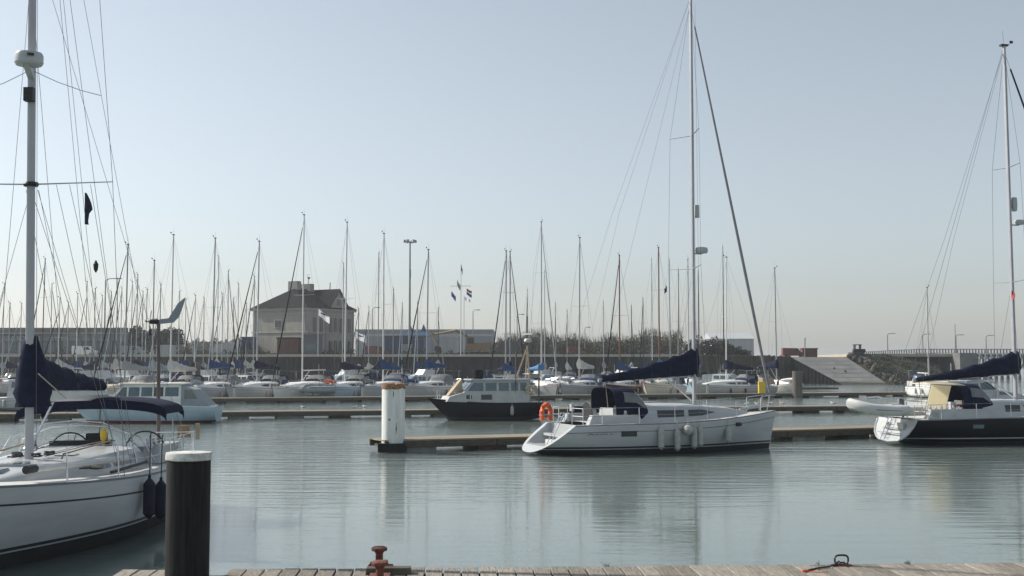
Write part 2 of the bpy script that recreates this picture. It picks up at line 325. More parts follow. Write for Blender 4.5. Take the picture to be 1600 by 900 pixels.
# long jetty
jt = thing('jetty', 'long grey timber jetty on rows of piles at far right', 'jetty')
JY = 330.0; ja = P(1325, 551, JY + 60); jm = P(1432, 545.5, JY); jb = P(1720, 546, JY - 30); jz = jm.z
def jp(s): return ja.lerp(jm, s / .35) if s < .35 else jm.lerp(jb, (s - .35) / .65)
ja.z -= 1.3; jm.z -= 1.3; jb.z -= 1.3; jz = jm.z
m_ = MB(); m_.tube([ja, jm, jb], .35, 4); m_.build('deck_beam', 'jetty', jt, smooth=0)
m_ = MB(); m_.tube([p + Vector((0, 0, 1.3)) for p in (ja, jm, jb)], .12, 4); m_.build('top_rail', 'jetty', jt, smooth=0)
for i in range(90):
    p = jp((i + .5) / 90); MB().box((p.x, p.y, p.z + .65), (.28, .28, 1.3)).build('rail_post', 'jetty', jt, smooth=0)
for i in range(34):
    p = jp(.30 + .70 * (i + .5) / 34); m_ = MB()
    m_.tube([(p.x - .9, p.y - 2, -1), (p.x + .2, p.y - 1.6, p.z)], .28, 5); m_.tube([(p.x + 1.5, p.y + 2, -1), (p.x + .4, p.y + 1.6, p.z)], .28, 5)
    m_.tube([(p.x - .8, p.y - 1.9, 1.5), (p.x + 1.6, p.y - 1.6, p.z - .6)], .2, 4); m_.box((p.x + .3, p.y, p.z - .9), (.35, 4.4, .4)); m_.build('trestle', 'jetty', jt, smooth=0)
m_ = MB(); m_.tube([P(1430, 557, JY + 2), P(1720, 557, JY - 28)], .3, 4); m_.build('lower_beam', 'jetty', jt, smooth=0)
def street_lamp(px, ytop, Y, z0, label, arm=1.2, r=.09):
    x = X(px, Y, 8); zt = Z(ytop, Y); t = thing('street_lamp', label, 'street lamp', (x, Y, z0), 0, 'street lamps on the quay and jetty')
    MB().tube([(0, 0, 0), (0, 0, zt - z0 - .4)], r * 1.3, 8, r2=r * .8).build('pole', 'galv', t)
    MB().tube([(0, 0, zt - z0 - .4), (arm * .3, 0, zt - z0 - .05), (arm, 0, zt - z0)], r * .7, 6).build('arm', 'galv', t)
    MB().box((arm + .25, 0, zt - z0 - .03), (.7, .3, .16), taper=.7).build('lamp_head', 'galv', t)
for k, (px, yt) in enumerate(((1387, 521), (1442, 522), (1494, 523), (1541, 524))):
    street_lamp(px, yt, JY - 2, jz, ['lamp post above the left end of the jetty, by the bank', 'second lamp post from the left along the jetty', 'third lamp post from the left along the jetty', 'rightmost lamp post along the jetty'][k], 1.6, .14)
street_lamp(163, 435, 240, QZ, 'tall curved lamp post above the long low shop building', 2.6, .14)
street_lamp(582, 480, 250, QZ, 'slim lamp post between house and light tower', .9)
street_lamp(739, 484, 250, QZ, 'slim lamp post behind the excavator', .9)
street_lamp(808, 491, 250, QZ, 'slim lamp post behind the twin crossed masts', .9)
street_lamp(914, 511, 255, QZ, 'short lamp post in front of the hedge', .6)
MB().tube([(X(1258, 250), 250, QZ), (X(1258, 250, 8), 250, Z(528, 250))], .12, 8).build('post', 'galv', label='bare thin post standing on top of the slipway', category='post')
MB().tube([(X(1493, 300), 300, 0), (X(1493, 300, 8), 300, Z(506, 300))], .16, 8, r2=.08).build('navigation_post', 'galv', label='tall bare pole rising above the jetty beside a lamp', category='post')

# ------------------------------------------------------------------ vegetation
def leaves(mb, c, rad, n, size, squash=1.0, flat_bottom=True):
    for _ in range(n):
        while True:
            d = Vector((random.uniform(-1, 1), random.uniform(-1, 1), random.uniform(-.6 if flat_bottom else -1, 1)))
            if .25 < d.length < 1: break
        d *= (.75 + .25 * math.sin(7 * d.x + 3 * c[0]) * math.cos(6 * d.z + c[0]))
        p = Vector(c) + Vector((d.x * rad[0], d.y * rad[1], d.z * rad[2]))
        a = Vector((random.gauss(0, 1), random.gauss(0, 1), random.gauss(0, 1))).normalized(); b = a.orthogonal().normalized(); s = size * random.uniform(.5, 1.3)
        mb.add([p - a * s, p + b * s * .6, p + a * s, p - b * s * .6], [(0, 1, 2, 3)])
def tree(px, ytop, Y, wpx, label, leaf='leafdk', n=2600):
    zt = Z(ytop, Y); x = X(px, Y, 8); rad = wpx / F * Y / 2; hgt = zt - QZ
    t = thing('tree', label, 'tree', (x, Y, QZ), 0, 'trees behind the quay')
    tr = MB(); tr.tube([(0, 0, -.1), (.1, 0, hgt * .3), (0, .1, hgt * .6)], .22, 7, r2=.1)
    for k in range(5):
        a = k * 1.3; tr.tube([(0, 0, hgt * .25), (math.cos(a) * rad * .4, math.sin(a) * rad * .4, hgt * .5), (math.cos(a) * rad * .7, math.sin(a) * rad * .7, hgt * .75)], .09, 5, r2=.03)
    tr.build('trunk', 'bark', t)
    cr = MB()
    for k in range(9):
        a = k * 2.4; q = .55 * (k % 3) / 2 + .15
        leaves(cr, (math.cos(a) * rad * q, math.sin(a) * rad * q, hgt * random.uniform(.42, .68)), (rad * .6, rad * .55, hgt * .42), n // 9, .36)
    cr.build('crown', leaf, t, smooth=0)
tree(214, 511, 243, 52, 'dark green round tree left of the wind generator pole', n=4200)
tree(242, 514, 247, 54, 'dark green tree right behind the wind generator pole')
tree(266, 512, 243, 36, 'narrow dark green tree right of the wind generator pole')
hd = MB()                                       # tall scrubby hedge behind the palisade, and a far wood on the left: one mass each
px = 772
while px < 1066:
    y0 = 534 - 16 * smoothstep(772, 812, px) + 8 * smoothstep(850, 900, px) - 9 * smoothstep(960, 1030, px) + 4 * math.sin(px * .11) + random.uniform(-2, 2)
    Y = 262 + random.uniform(-4, 8); h = Z(y0, Y) - QZ; leaves(hd, (X(px, Y, 8), Y, QZ + h * .4), (2.0, 2.5, h * .62), 700, .19); px += 6
for _ in range(900):
    px = random.uniform(774, 1064); Y = random.uniform(258, 270); zt = Z(534 - 16 * smoothstep(772, 812, px) + 8 * smoothstep(850, 900, px) - 9 * smoothstep(960, 1030, px) + 4 * math.sin(px * .11) - random.uniform(-4, 5), Y); q = Vector((X(px, Y, 8), Y, QZ + 1)); e_ = Vector((q.x + random.uniform(-.8, .8), Y, zt)); hd.tube([q, q.lerp(e_, .6) + Vector((random.uniform(-.2, .2), 0, 0)), e_], .05, 3, r2=.015)
hd.build('hedge', 'leafbr', smooth=0, kind='stuff', label='tall brownish leafless hedge along the quay behind the masts', category='hedge')
lo = MB(); px = 60
while px < 1062:
    Y = 231 + random.uniform(-1, 2); hh = random.choice([.9, 1.3, 1.8, 1.1]) + .3 * math.sin(px * .07); leaves(lo, (X(px, Y, 6), Y, QZ + .3 * hh), (1.3, .8, hh * .7), 70, .2); px += 7.5
lo.build('low_scrub', 'leafdk', smooth=0, kind='stuff', label='low dark scrub along the back of the quay edge', category='scrub')
hd = MB(); px = 268
while px < 400:
    Y = 420 + random.uniform(-10, 10); h = Z(526 + 2 * math.sin(px * .2), Y) - QZ; leaves(hd, (X(px, Y, 8), Y, QZ + h * .4), (3.2, 3, h * .62), 260, .5); px += 7
hd.build('distant_wood', 'leaffar', smooth=0, kind='stuff', label='far grey green belt of trees left of the house', category='wood')
md = MB()
for px, yt, r in ((1082, 526, 4.2), (1098, 522, 4.6), (1115, 524, 4.5), (1130, 528, 4.2), (1146, 537, 3.6), (1160, 545, 3)):
    Y = 252; h = Z(yt, Y) - QZ; leaves(md, (X(px, Y, 7), Y, QZ + h * .35), (r * .75, 3, h * .68), 1500, .22)
md.build('dark_shrubbery', 'leafdk', smooth=0, kind='stuff', label='dark mound of shrubs in front of the pale hangar', category='shrubs')
sb = MB()
for _ in range(150):
    u, v = random.random(), random.random() ** 1.3
    p = Vector((SL_TR.x + 3 + u * 21, 251 + u * 23, QZ + .4)).lerp(Vector((SL_BR.x + 2 + u * 16, 228 + u * 13, 0)), v); leaves(sb, p, (1.2, 1.2, .7), 60, .2)
sb.build('bank_scrub', 'leafdk', smooth=0, kind='stuff', label='low dark scrub growing over the bank right of the slipway', category='scrub')

# ------------------------------------------------------------------ buildings on the quay
hx = thing('quay_house', 'beige two storey house with hipped slate roof and wide chimneys', 'house', (X(480, 233, 8), 233, QZ), R(58.7))
LX, LY, EZ = 14.0, 13.8, Z(480, 233) - QZ; RZ = Z(450, 240) - QZ
MB().box((LX / 2, LY / 2, EZ / 2 - .3), (LX, LY, EZ + .6)).build('wall', 'stucco', hx, smooth=0)
for zz, pr, hh in ((EZ - .25, .35, .4), (EZ * .5, .12, .22), (EZ - 1.1, .1, .15)):
    MB().box((LX / 2, LY / 2, zz), (LX + 2 * pr, LY + 2 * pr, hh)).build('cornice', 'stucco2', hx, smooth=0)
e = .6; z0 = EZ - .04
A, B, C, D = (-e, -e, z0), (LX + e, -e, z0), (LX + e, LY + e, z0), (-e, LY + e, z0); E1, E2 = (4.2, LY / 2, RZ), (LX - 4.2, LY / 2, RZ)
rf = MB().add([A, B, C, D, E1, E2], [(0, 1, 5, 4), (1, 2, 5), (2, 3, 4, 5), (3, 0, 4), (3, 2, 1, 0)]).build('roof', 'slate', hx, smooth=0)
gx, gw, gz = 9.0, 2.9, RZ - .25
MB().prism([Vector((gx - gw, -.12, EZ - .2)), Vector((gx + gw, -.12, EZ - .2)), Vector((gx, -.12, gz - .15))], (0, 1.2, 0)).build('gable', 'stucco', hx, smooth=0)
MB().add([(gx - gw - .4, -.5, z0 - .1), (gx, -.5, gz + .1), (gx, LY / 2, gz + .1), (gx - gw - .4, LY / 2, z0 - .1), (gx + gw + .4, -.5, z0 - .1), (gx + gw + .4, LY / 2, z0 - .1),
          (gx - gw - .4, -.5, z0 - .3), (gx, -.5, gz - .12), (gx + gw + .4, -.5, z0 - .3)], [(0, 1, 2, 3), (1, 4, 5, 2), (6, 7, 1, 0), (7, 8, 4, 1)]).build('gable_roof', 'slate', hx, smooth=0)
for cx, wd, hz in ((4.6, 2.3, 1.35), (8.1, 2.9, 1.0)):
    ch = MB().box((cx, LY / 2 + .4, RZ + hz / 2 - .5), (1.2, wd, hz + 1)).build('chimney', 'chim', rf, smooth=0)
MB().tube([(8.3, LY / 2, RZ), (8.3, LY / 2, RZ + 2.2)], .06, 6).lathe([(.15, 0), (.35, .35), (.1, .4)], (8.3, LY / 2, RZ + 2.0), 8).build('vent_cowl', 'galv', rf)
MB().tube([(7.0, 6, RZ), (7.0, 6, RZ + 2.8)], .035, 5).tube([(6.5, 5.0, RZ + 2.7), (7.6, 7.2, RZ + 2.75)], .03, 5).build('aerial', 'galv', rf)
MB().tube([(12.4, 5, RZ - 1.6), (12.6, 5, RZ + 1.5)], .09, 6).build('stack_pipe', 'black', rf)
def house_window(x, z, wd, ht, arch=True):
    pts = [Vector((x - wd / 2, 0, z)), Vector((x + wd / 2, 0, z))]
    if arch: pts += [Vector((x + wd / 2 * math.cos(a), 0, z + ht - wd / 2 + wd / 2 * math.sin(a))) for a in [k * math.pi / 6 for k in range(7)]]
    else: pts += [Vector((x + wd / 2, 0, z + ht)), Vector((x - wd / 2, 0, z + ht))]
    big = [Vector((x + (p.x - x) * 1.28, 0, z + ht / 2 + (p.z - z - ht / 2) * 1.12)) for p in pts]
    wn = MB().prism([p + Vector((0, -.10, 0)) for p in big], (0, .14, 0)).build('window', 'stucco2', hx, smooth=0)
    MB().prism([p + Vector((0, -.13, 0)) for p in pts], (0, .06, 0)).build('pane', 'glass', wn, smooth=0)
    MB().box((x, -.15, z + ht / 2), (.07, .04, ht * .96)).build('glazing_bar', 'stucco2', wn, smooth=0)
for x_ in (2.0, 3.9, 6.6, 8.2, 9.8, 12.4): house_window(x_, 4.7, .95, 2.9)
for x_ in (6.6, 8.2, 9.8, 12.4): house_window(x_, .9, .9, 2.3)
house_window(gx, EZ + .7, .9, 1.3)
wn = MB().box((-.06, 7.2, 6.3), (.14, 1.9, 1.6)).build('window', 'stucco2', hx, smooth=0)
for q in (-.42, .42): MB().box((-.15, 7.2 + q, 6.3), (.06, .62, 1.3)).build('pane', 'glass', wn, smooth=0)
def shed(name, label, cat, px0, px1, ytop, Y, depth, wallm, roofm, z0=QZ, ridge=0, group=None, ribs=0):
    x0, x1 = X(px0, Y, 8), X(px1, Y, 8); zt = Z(ytop, Y); t = thing(name, label, cat, ((x0 + x1) / 2, Y, z0), 0, group); wd = x1 - x0; h = zt - z0
    MB().box((0, depth / 2, (h - ridge) / 2), (wd, depth, h - ridge)).build('wall', wallm, t, smooth=0)
    hr = h - ridge
    if ridge: MB().prism([Vector((-wd / 2 - .2, -.2, hr)), Vector((-wd / 2 - .2, depth + .2, hr)), Vector((-wd / 2 - .2, depth / 2, h))], (wd + .4, 0, 0)).build('roof', roofm, t, smooth=0)
    else: MB().box((0, depth / 2, h + .1), (wd + .3, depth + .3, .25)).build('roof', roofm, t, smooth=0)
    for k in range(ribs): MB().box((-wd / 2 + wd * (k + .5) / ribs, -.06, hr / 2), (wd / ribs * .25, .12, hr * .94)).build('panel', wallm, t, smooth=0)
    return t, wd, h
t, wd, h = shed('shop_building', 'long low grey shop building with dark roof at left edge', 'building', -160, 196, 520, 238, 16, 'shedgrey', 'shedroof')
MB().box((0, -.8, h + .45), (wd + 1, 1.6, .95)).build('fascia', 'shedroof', t, smooth=0)
MB().box((0, -1.0, h - .12), (wd + 1.2, 1.7, .16)).build('gutter', 'cap', t, smooth=0)
xs = X(-60, 238, 8) - t.location.x; xe = X(64, 238, 8) - t.location.x
MB().box(((xs + xe) / 2, -.12, Z(528.5, 238) - QZ), (xe - xs, .22, 1.5)).build('sign_board', 'signblue', t, smooth=0)
text('SEA BOATIN', 1.25, t, (X(7, 238, 8) - t.location.x, -.26, Z(532, 238) - QZ), 'shedlight')
for k in range(15):
    xq = -wd / 2 + wd * (k + .5) / 15; wn = MB().box((xq, -.05, 1.9), (wd / 15 * .8, .12, 2.3)).build('shop_window', 'shedroof', t, smooth=0)
    MB().box((xq, -.13, 1.9), (wd / 15 * .72, .06, 2.0)).build('pane', 'glass2', wn, smooth=0)
for x_, y_ in ((-.08, .5), (-.08, 13.2), (5.4, -.08), (13.6, -.08)): MB().tube([(x_, y_, 0), (x_, y_, EZ - .4)], .07, 6).build('downpipe', 'galv', hx)
wht, wwd, wh_ = shed('warehouse', 'long pale blue grey warehouse right of the house', 'warehouse', 556, 770, 516, 300, 30, 'shedgrey', 'shedlight', ribs=14)
for k in range(5): MB().box((-wwd / 2 + wwd * (k + .5) / 5, -.14, 2.2), (3.4, .14, 4.4)).build('roller_door', 'shedlight' if k % 2 else 'shedgrey', wht, smooth=0)
MB().box((0, -.1, wh_ - 1.2), (wwd, .1, .5)).build('trim_band', 'shedlight', wht, smooth=0)
t, wd, h = shed('hangar', 'pale grey hangar behind the dark shrubs', 'hangar', 1112, 1178, 519, 300, 14, 'shedlight', 'shedlight', ridge=1.6)
MB().box((wd / 2 + .06, 7, 2.5), (.12, 6, 5)).build('sliding_door', 'shedgrey', t, smooth=0)
t, wd, h = shed('blue_shed', 'dark blue shed with twin peaked tent roofs beside the light tower', 'shed', 601, 662, 526, 248, 9, 'shedblue', 'shedroof', ribs=8)
MB().box((.5, -.1, 1.3), (2.2, .16, 2.6)).build('door', 'shedgrey', t, smooth=0)
for pxc in (641, 662):
    c = X(pxc, 251, 8) - t.location.x; q = 1.75; zt = Z(506, 251) - QZ
    MB().add([(c - q, 1.2, h + .2), (c + q, 1.2, h + .2), (c + q, 4.7, h + .2), (c - q, 4.7, h + .2), (c - .55, 2.4, h + 1.1), (c + .55, 2.4, h + 1.1), (c + .55, 3.5, h + 1.1), (c - .55, 3.5, h + 1.1), (c, 2.95, zt)],
             [(0, 1, 5, 4), (1, 2, 6, 5), (2, 3, 7, 6), (3, 0, 4, 7), (4, 5, 8), (5, 6, 8), (6, 7, 8), (7, 4, 8), (3, 2, 1, 0)]).build('tent_roof', 'tentblue', t, smooth=0)
shed('brick_outbuilding', 'low dark red brick outbuilding against the plain side of the house', 'outbuilding', 433, 466, 529, 229, 3.5, 'brickred', 'slate', ribs=5)
t, wd, h = shed('kiosk', 'dark flat roofed kiosk at the front corner of the house', 'kiosk', 473, 499, 524, 228, 3.5, 'shedroof', 'shedroof')
MB().box((0, -.06, 1.7), (wd * .7, .1, 1.3)).build('window', 'glass2', t, smooth=0)
def container(px0, px1, yt, Y, m, label, z0=QZ):
    t, wd, h = shed('container', label, 'container', px0, px1, yt, Y, 2.4, m, m, z0, group='containers and cabins on the quay', ribs=max(4, int((px1 - px0) / 5)))
    return t
container(244, 270, 541, 229, 'shedlight', 'pale grey container below the dark trees')
container(556, 572, 536, 229, 'shedlight', 'small white cabin at the right corner of the house')
container(377, 396, 528, 236, 'shedblue', 'dark green blue cabin at the left corner of the house')
container(781, 809, 535, 240, 'shedroof', 'dark grey container behind the crossed furled sails')
container(1254, 1277, 545.5, 262, 'brickred', 'dark red container at the top of the slipway')
container(688, 714, 527, 262, 'shedlight', 'pale grey cabin under the excavator arm')
MB().prism([Vector((X(330, 236, 6) + dx_, 236, QZ + z_)) for dx_, z_ in ((0, 0), (0, 1.3), (1.2, 2.4), (4, 2.75), (7.8, 2.6), (8, 0))], (0, 5, 0)).build('storage_tent', 'shedlight', smooth=0, label='rounded pale storage tent left of the house', category='tent')
# small red van on the quay
def quay_van(px, Y, m, label):
    t = thing('van', label, 'van', (X(px, Y, 6), Y, QZ), 0, 'vans on the quay')
    MB().prism([Vector(p) for p in ((-2.2, 0, .35), (2.2, 0, .35), (2.25, 0, 1.0), (1.5, 0, 1.15), (.9, 0, 1.9), (-2.15, 0, 1.95))], (0, 1.7, 0)).build('body', m, t)
    MB().prism([Vector(p) for p in ((.15, -.02, 1.2), (1.3, -.02, 1.2), (.85, -.02, 1.75), (.15, -.02, 1.75))], (0, 1.74, 0)).build('window', 'glass', t, smooth=0)
    for wx in (-1.4, 1.4): MB().lathe([(.2, -.04), (.34, 0), (.34, .2), (.2, .24)], (wx, -.06, .34), 12, axis='y').build('wheel', 'black', t)
quay_van(1240, 256, 'red', 'red van parked left of the dark red container')
quay_van(586, 229, 'red', 'small red van right of the house')
quay_van(905, 240, 'red', 'red van in front of the brown hedge')
quay_van(130, 229, 'white_b', 'white van in front of the long shop building')
quay_van(205, 229, 'shedgrey', 'grey van below the dark trees')
# excavator
EY = 240; ex = thing('excavator', 'orange yellow excavator with its long arm bent down', 'excavator', (X(745, EY, 6), EY, QZ))
ez = lambda py: Z(py, EY) - QZ
exx = lambda px: X(px, EY, 8) - ex.location.x
for s_ in (-1, 1): MB().prism([Vector(p) for p in ((-2.4, s_ * 1.3 - .3, .5), (-2, s_ * 1.3 - .3, .05), (2, s_ * 1.3 - .3, .05), (2.4, s_ * 1.3 - .3, .5), (2, s_ * 1.3 - .3, .95), (-2, s_ * 1.3 - .3, .95))], (0, .6, 0)).build('track', 'black', ex)
MB().box((.3, 0, 1.9), (5.0, 2.7, 1.5), taper=.94).build('body', 'excav', ex); MB().box((2.2, 0, 2.4), (1.4, 2.6, .8), taper=.9).build('engine_cover', 'excav', ex)
cb = MB().box((-1.2, -.8, 2.9), (1.7, 1.1, 1.9), taper=.88).build('cab', 'excav', ex); MB().box((-1.2, -1.36, 3.1), (1.3, .05, 1.1)).build('window', 'glass', cb, smooth=0)
def beam(pts, w0, name):
    mb = MB(); mb.tube([(exx(a_), .3, ez(b_)) for a_, b_ in pts], w0, 4, flat=.6); return mb.build(name, 'excav', ex, smooth=0)
beam(((738, 537), (728, 524), (712, 516), (697, 519), (676, 523)), .42, 'boom'); beam(((672, 517), (678, 528), (684, 541)), .36, 'arm')
MB().prism([Vector((exx(a_), -.3, ez(b_))) for a_, b_ in ((680, 540), (689, 542), (692, 549), (686, 553), (679, 548))], (0, 1.2, 0)).build('bucket', 'black', ex, smooth=0)
MB().tube([(exx(724), .3, ez(530)), (exx(706), .3, ez(519.5))], .12, 6).build('ram', 'steel', ex)
# small digger on the bank top
dg = thing('digger', 'small dark digger parked on the bank above the slipway', 'digger', (X(1340, 250, 6), 250, QZ + .2))
MB().box((0, 0, .45), (2.6, 1.8, .7), taper=.85).build('track', 'black', dg); MB().box((.3, 0, 1.1), (2.4, 1.5, .7), taper=.9).build('body', 'quaywall', dg)
for sx in (-.6, .5): MB().box((sx, 0, 1.8), (.14, 1.3, .9)).build('roll_bar', 'black', dg, smooth=0)
MB().box((-.05, 0, 2.3), (1.5, 1.5, .14)).build('roof', 'black', dg, smooth=0)
# light tower
LTY = 230; lt = thing('light_tower', 'tall light tower with a ring of floodlights above the masts', 'light tower', (X(640, LTY, 10), LTY, QZ)); zt = Z(378, LTY) - QZ
MB().tube([(0, 0, 0), (0, 0, zt)], .26, 10, r2=.14).build('pole', 'galv', lt)
MB().lathe([(.5, 0), (.55, .08), (.5, .16)], (0, 0, zt - .1), 12).build('head_ring', 'galv', lt)
for a_ in range(6):
    an = a_ * math.pi / 3 + .2; c = Vector((math.cos(an), math.sin(an), 0)); MB().tube([(0, 0, zt), c * .8 + Vector((0, 0, zt))], .05, 5).box((c * 1.0 + Vector((0, 0, zt + .12)))[:], (.5, .5, .5), rz=an, taper=.7).build('floodlight', 'galv', lt)
MB().box((.1, -.2, zt * .72), (.25, .25, 1.6)).build('winch_box', 'galv', lt)
# flags on the quay
def flag(mb, c, w_, h_, droop=.35, ph=0):
    rows = []
    for i in range(9):
        u = i / 8; rows.append([Vector((c[0] + u * w_, c[1] + .12 * math.sin(u * 7 + ph) * u * 2, c[2] - v * h_ - u * droop * h_ * 2 + .05 * math.sin(6 * u + ph))) for v in (0, .33, .66, 1)])
    mb.loft(rows)
def flag_pole(px, ytop, Y, label, fpx, fy, fw, fh, droop, m='flagwhite', z0=QZ, mark=True):
    x = X(px, Y, 9); t = thing('flag_pole', label, 'flag pole', (x, Y, z0), 0, 'flag poles on the quay'); zt = Z(ytop, Y) - z0
    MB().tube([(0, 0, 0), (0, 0, zt)], .07, 8, r2=.04).build('pole', 'sparwhite', t)
    k = Y / F; mb = MB(); flag(mb, (.05, 0, Z(fy, Y) - z0), fw * k, fh * k, droop, px); fl = mb.build('flag', m, t, smooth=60)
    if mark:
        mb = MB(); flag(mb, (.05, -.05, 0), fw * k * .5, .28, droop, px); o = mb.build('emblem', 'flagdark', fl, smooth=60); o.location = (fw * k * .22, -.03, Z(fy, Y) - z0 - fh * k * .52)
flag_pole(497, 482, 222, 'flag pole with large white flag in front of the house', 497, 483, 17, 10, .65)
flag_pole(555, 515, 222, 'flag pole with white flag right of the house corner', 555, 517, 17, 11, .4)
sg = thing('signal_mast', 'white signal mast with crossyard and small coloured flags', 'signal mast', (X(720, 222, 9), 222, QZ)); zt = Z(412, 222) - QZ; k = 222 / F
MB().tube([(0, 0, 0), (0, 0, zt)], .09, 8, r2=.05).build('mast', 'sparwhite', sg); MB().tube([(-17 * k, 0, Z(447, 222) - QZ), (16 * k, 0, Z(447, 222) - QZ)], .05, 6).build('crossyard', 'sparwhite', sg)
MB().tube([(5 * k, .1, 0), (5 * k, .1, Z(462, 222) - QZ)], .06, 6).build('staff', 'sparwhite', sg)
for (fx, fy, fw, fh, m_, ph) in ((-15, 455, 7, 8, 'flagblue', 0), (9, 451, 8, 4, 'flagred', 1), (9, 455.5, 8, 5, 'flagblue', 1), (-6, 437, 5, 9, 'tancloth', 2), (5, 463, 10, 5, 'flagwhite', 3), (0, 412, 2.5, 9, 'flagdark', 0)):
    mb = MB(); flag(mb, (fx * k, 0, Z(fy, 222) - QZ), fw * k, fh * k, .5, ph); mb.build('flag', m_, sg, smooth=60)

# ------------------------------------------------------------------ boat builders (local frame: x forward from the stern, y to port, z up from the waterline)
class Hull:
    def __init__(s, L, B, fb, rake=.4, bowr=.9, bs=.78, tmax=.45, depth=.55, counter=.06, x0=0):
        s.x0 = x0; s.L, s.B, s.fb, s.rake, s.bowr, s.bs, s.tmax, s.depth, s.counter = L, B, fb, rake, bowr, bs, tmax, depth, counter
    def s(h, t):
        a, b, c = h.fb
        return a + (b - a) * smoothstep(0, .4, t) if t < .4 else b + (c - b) * ((t - .4) / .6) ** 1.7
    def b(h, t):
        if t < h.tmax: return h.B * (h.bs + (1 - h.bs) * math.sin(t / h.tmax * math.pi / 2))
        u = (t - h.tmax) / (1 - h.tmax); return max(.035, h.B * (1 - u ** 2.1))
    def D(h, t): return -h.counter + (h.depth + h.counter) * smoothstep(0, .28, t)
    def w(h, t, z):
        s, D = h.s(t), h.D(t); q = 2.8 - 1.5 * smoothstep(.5, 1, t)
        return h.b(t) * max(0, 1 - (max(0, (s - z)) / (s + D)) ** q) ** (1 / (1 + 1.3 * (1 - smoothstep(.25, .95, t))))
    def x(h, t, z):
        s = h.s(t)
        return h.x0 + t * h.L + h.rake * (z / h.fb[0]) * max(0, 1 - t / .22) - h.bowr * (1 - z / s) * max(0, (t - .75) / .25) ** 1.5
    def z_at(h, x): return h.s(max(0, min(1, (x - h.x0) / h.L)))
    def side(h, x, z, sgn, off=0): return Vector((x, sgn * (h.w(max(0, min(1, (x - h.x0) / h.L)), z) + off), z))
def build_hull(root, h, mats, stripe=.28, n=20, name='hull', transom='topside', open_stern=False, deckm='deck', boot=(.34, .27, .23)):
    # mats: gunwale, topside, stripe, boot, bootline, bottom
    mb = MB(); rings = []; ts = [i / n for i in range(n + 1)]
    for t in ts:
        s = h.s(t); lo = -h.D(t)
        zs = [s, s - .045, s - stripe, s - stripe - .035, (s + boot[0]) * .5 - .1, boot[0], boot[1], boot[2], .08, -.06, -.25, -.6]
        rings.append([max(lo, z) for z in zs])
    mi = [0, 1, 2, 1, 1, 3, 4, 5, 5, 5, 5]
    for sg in (-1, 1):
        pts = [[Vector((h.x(t, z), sg * h.w(t, z), z)) for z in zr] for t, zr in zip(ts, rings)]
        for k in range(11):
            fs = [(0, 1, 2, 3)] if sg > 0 else [(3, 2, 1, 0)]
            for i in range(n): mb.add([pts[i][k], pts[i][k + 1], pts[i + 1][k + 1], pts[i + 1][k]], fs, mi[k])
    # weld
    o = mb.build(name, mats, root, smooth=0); me = o.data
    import bmesh
    bm = bmesh.new(); bm.from_mesh(me); bmesh.ops.remove_doubles(bm, verts=bm.verts, dist=.0005); bmesh.ops.recalc_face_normals(bm, faces=bm.faces); bm.to_mesh(me); bm.free()
    me.polygons.foreach_set('use_smooth', [True] * len(me.polygons)); me.set_sharp_from_angle(angle=R(40))
    dk = MB(); t0 = 0 if not open_stern else (1.45 - h.x0) / h.L
    rows = []
    for i in range(n + 1):
        t = t0 + (1 - t0) * i / n; s = h.s(t); wv = h.w(t, s) ; xx = h.x(t, s)
        rows.append([Vector((xx, wv * q, s - .012 + .07 * (1 - q * q) * min(1, wv))) for q in (1, .6, 0, -.6, -1)])
    dk.loft(rows).build('deck', deckm, root)
    tr = MB(); sec = [Vector((h.x(0, z), h.w(0, z), z)) for z in sorted(set(rings[0]), reverse=True)]
    if not open_stern:
        poly = sec + [Vector((p.x, -p.y, p.z)) for p in reversed(sec)]
        tr.add([p + Vector((-.004, 0, 0)) for p in poly], [tuple(range(len(poly)))]).build('transom', transom if transom != 'topside' else mats[1], root, smooth=0)
    else:
        dense = [h.fb[0] - (h.fb[0] - h.counter) * (1 - math.cos(k / 14 * math.pi / 2)) for k in range(15)][::1]
        dense = [h.counter + (h.fb[0] - h.counter) * (1 - k / 14) ** 1.6 for k in range(15)]
        O = [Vector((h.x(0, z) - .01, h.w(0, z), z)) for z in dense]; O = O + [Vector((p.x, -p.y, p.z)) for p in reversed(O[:-1])]
        zb = h.counter + .26; k_ = .80
        def inner(p): z = max(zb, p.z); return Vector((h.x(0, z) - .01, p.y * k_, z))
        I = [inner(p) for p in O]; J = [Vector((1.0, p.y, p.z)) for p in I]
        tr.loft([O, I]); tr.build('transom_rim', 'white', root, smooth=60)
        rc = MB(); rc.loft([I, J]); rc.add(J, [tuple(range(len(J)))]); rc.build('bathing_platform', 'white', root, smooth=40)
        for sg in (-1, 1):
            sd_ = MB(); rows = []
            for i in range(7):
                t = ((1.5 - h.x0) / h.L) * i / 6; s = h.s(t); xx = h.x(t, s); rows.append([Vector((xx, sg * h.w(t, s), s)), Vector((xx, sg * h.w(0, h.fb[0]) * k_, s))])
            sd_.loft(rows).build('side_deck', 'white', root, smooth=40)
    return o
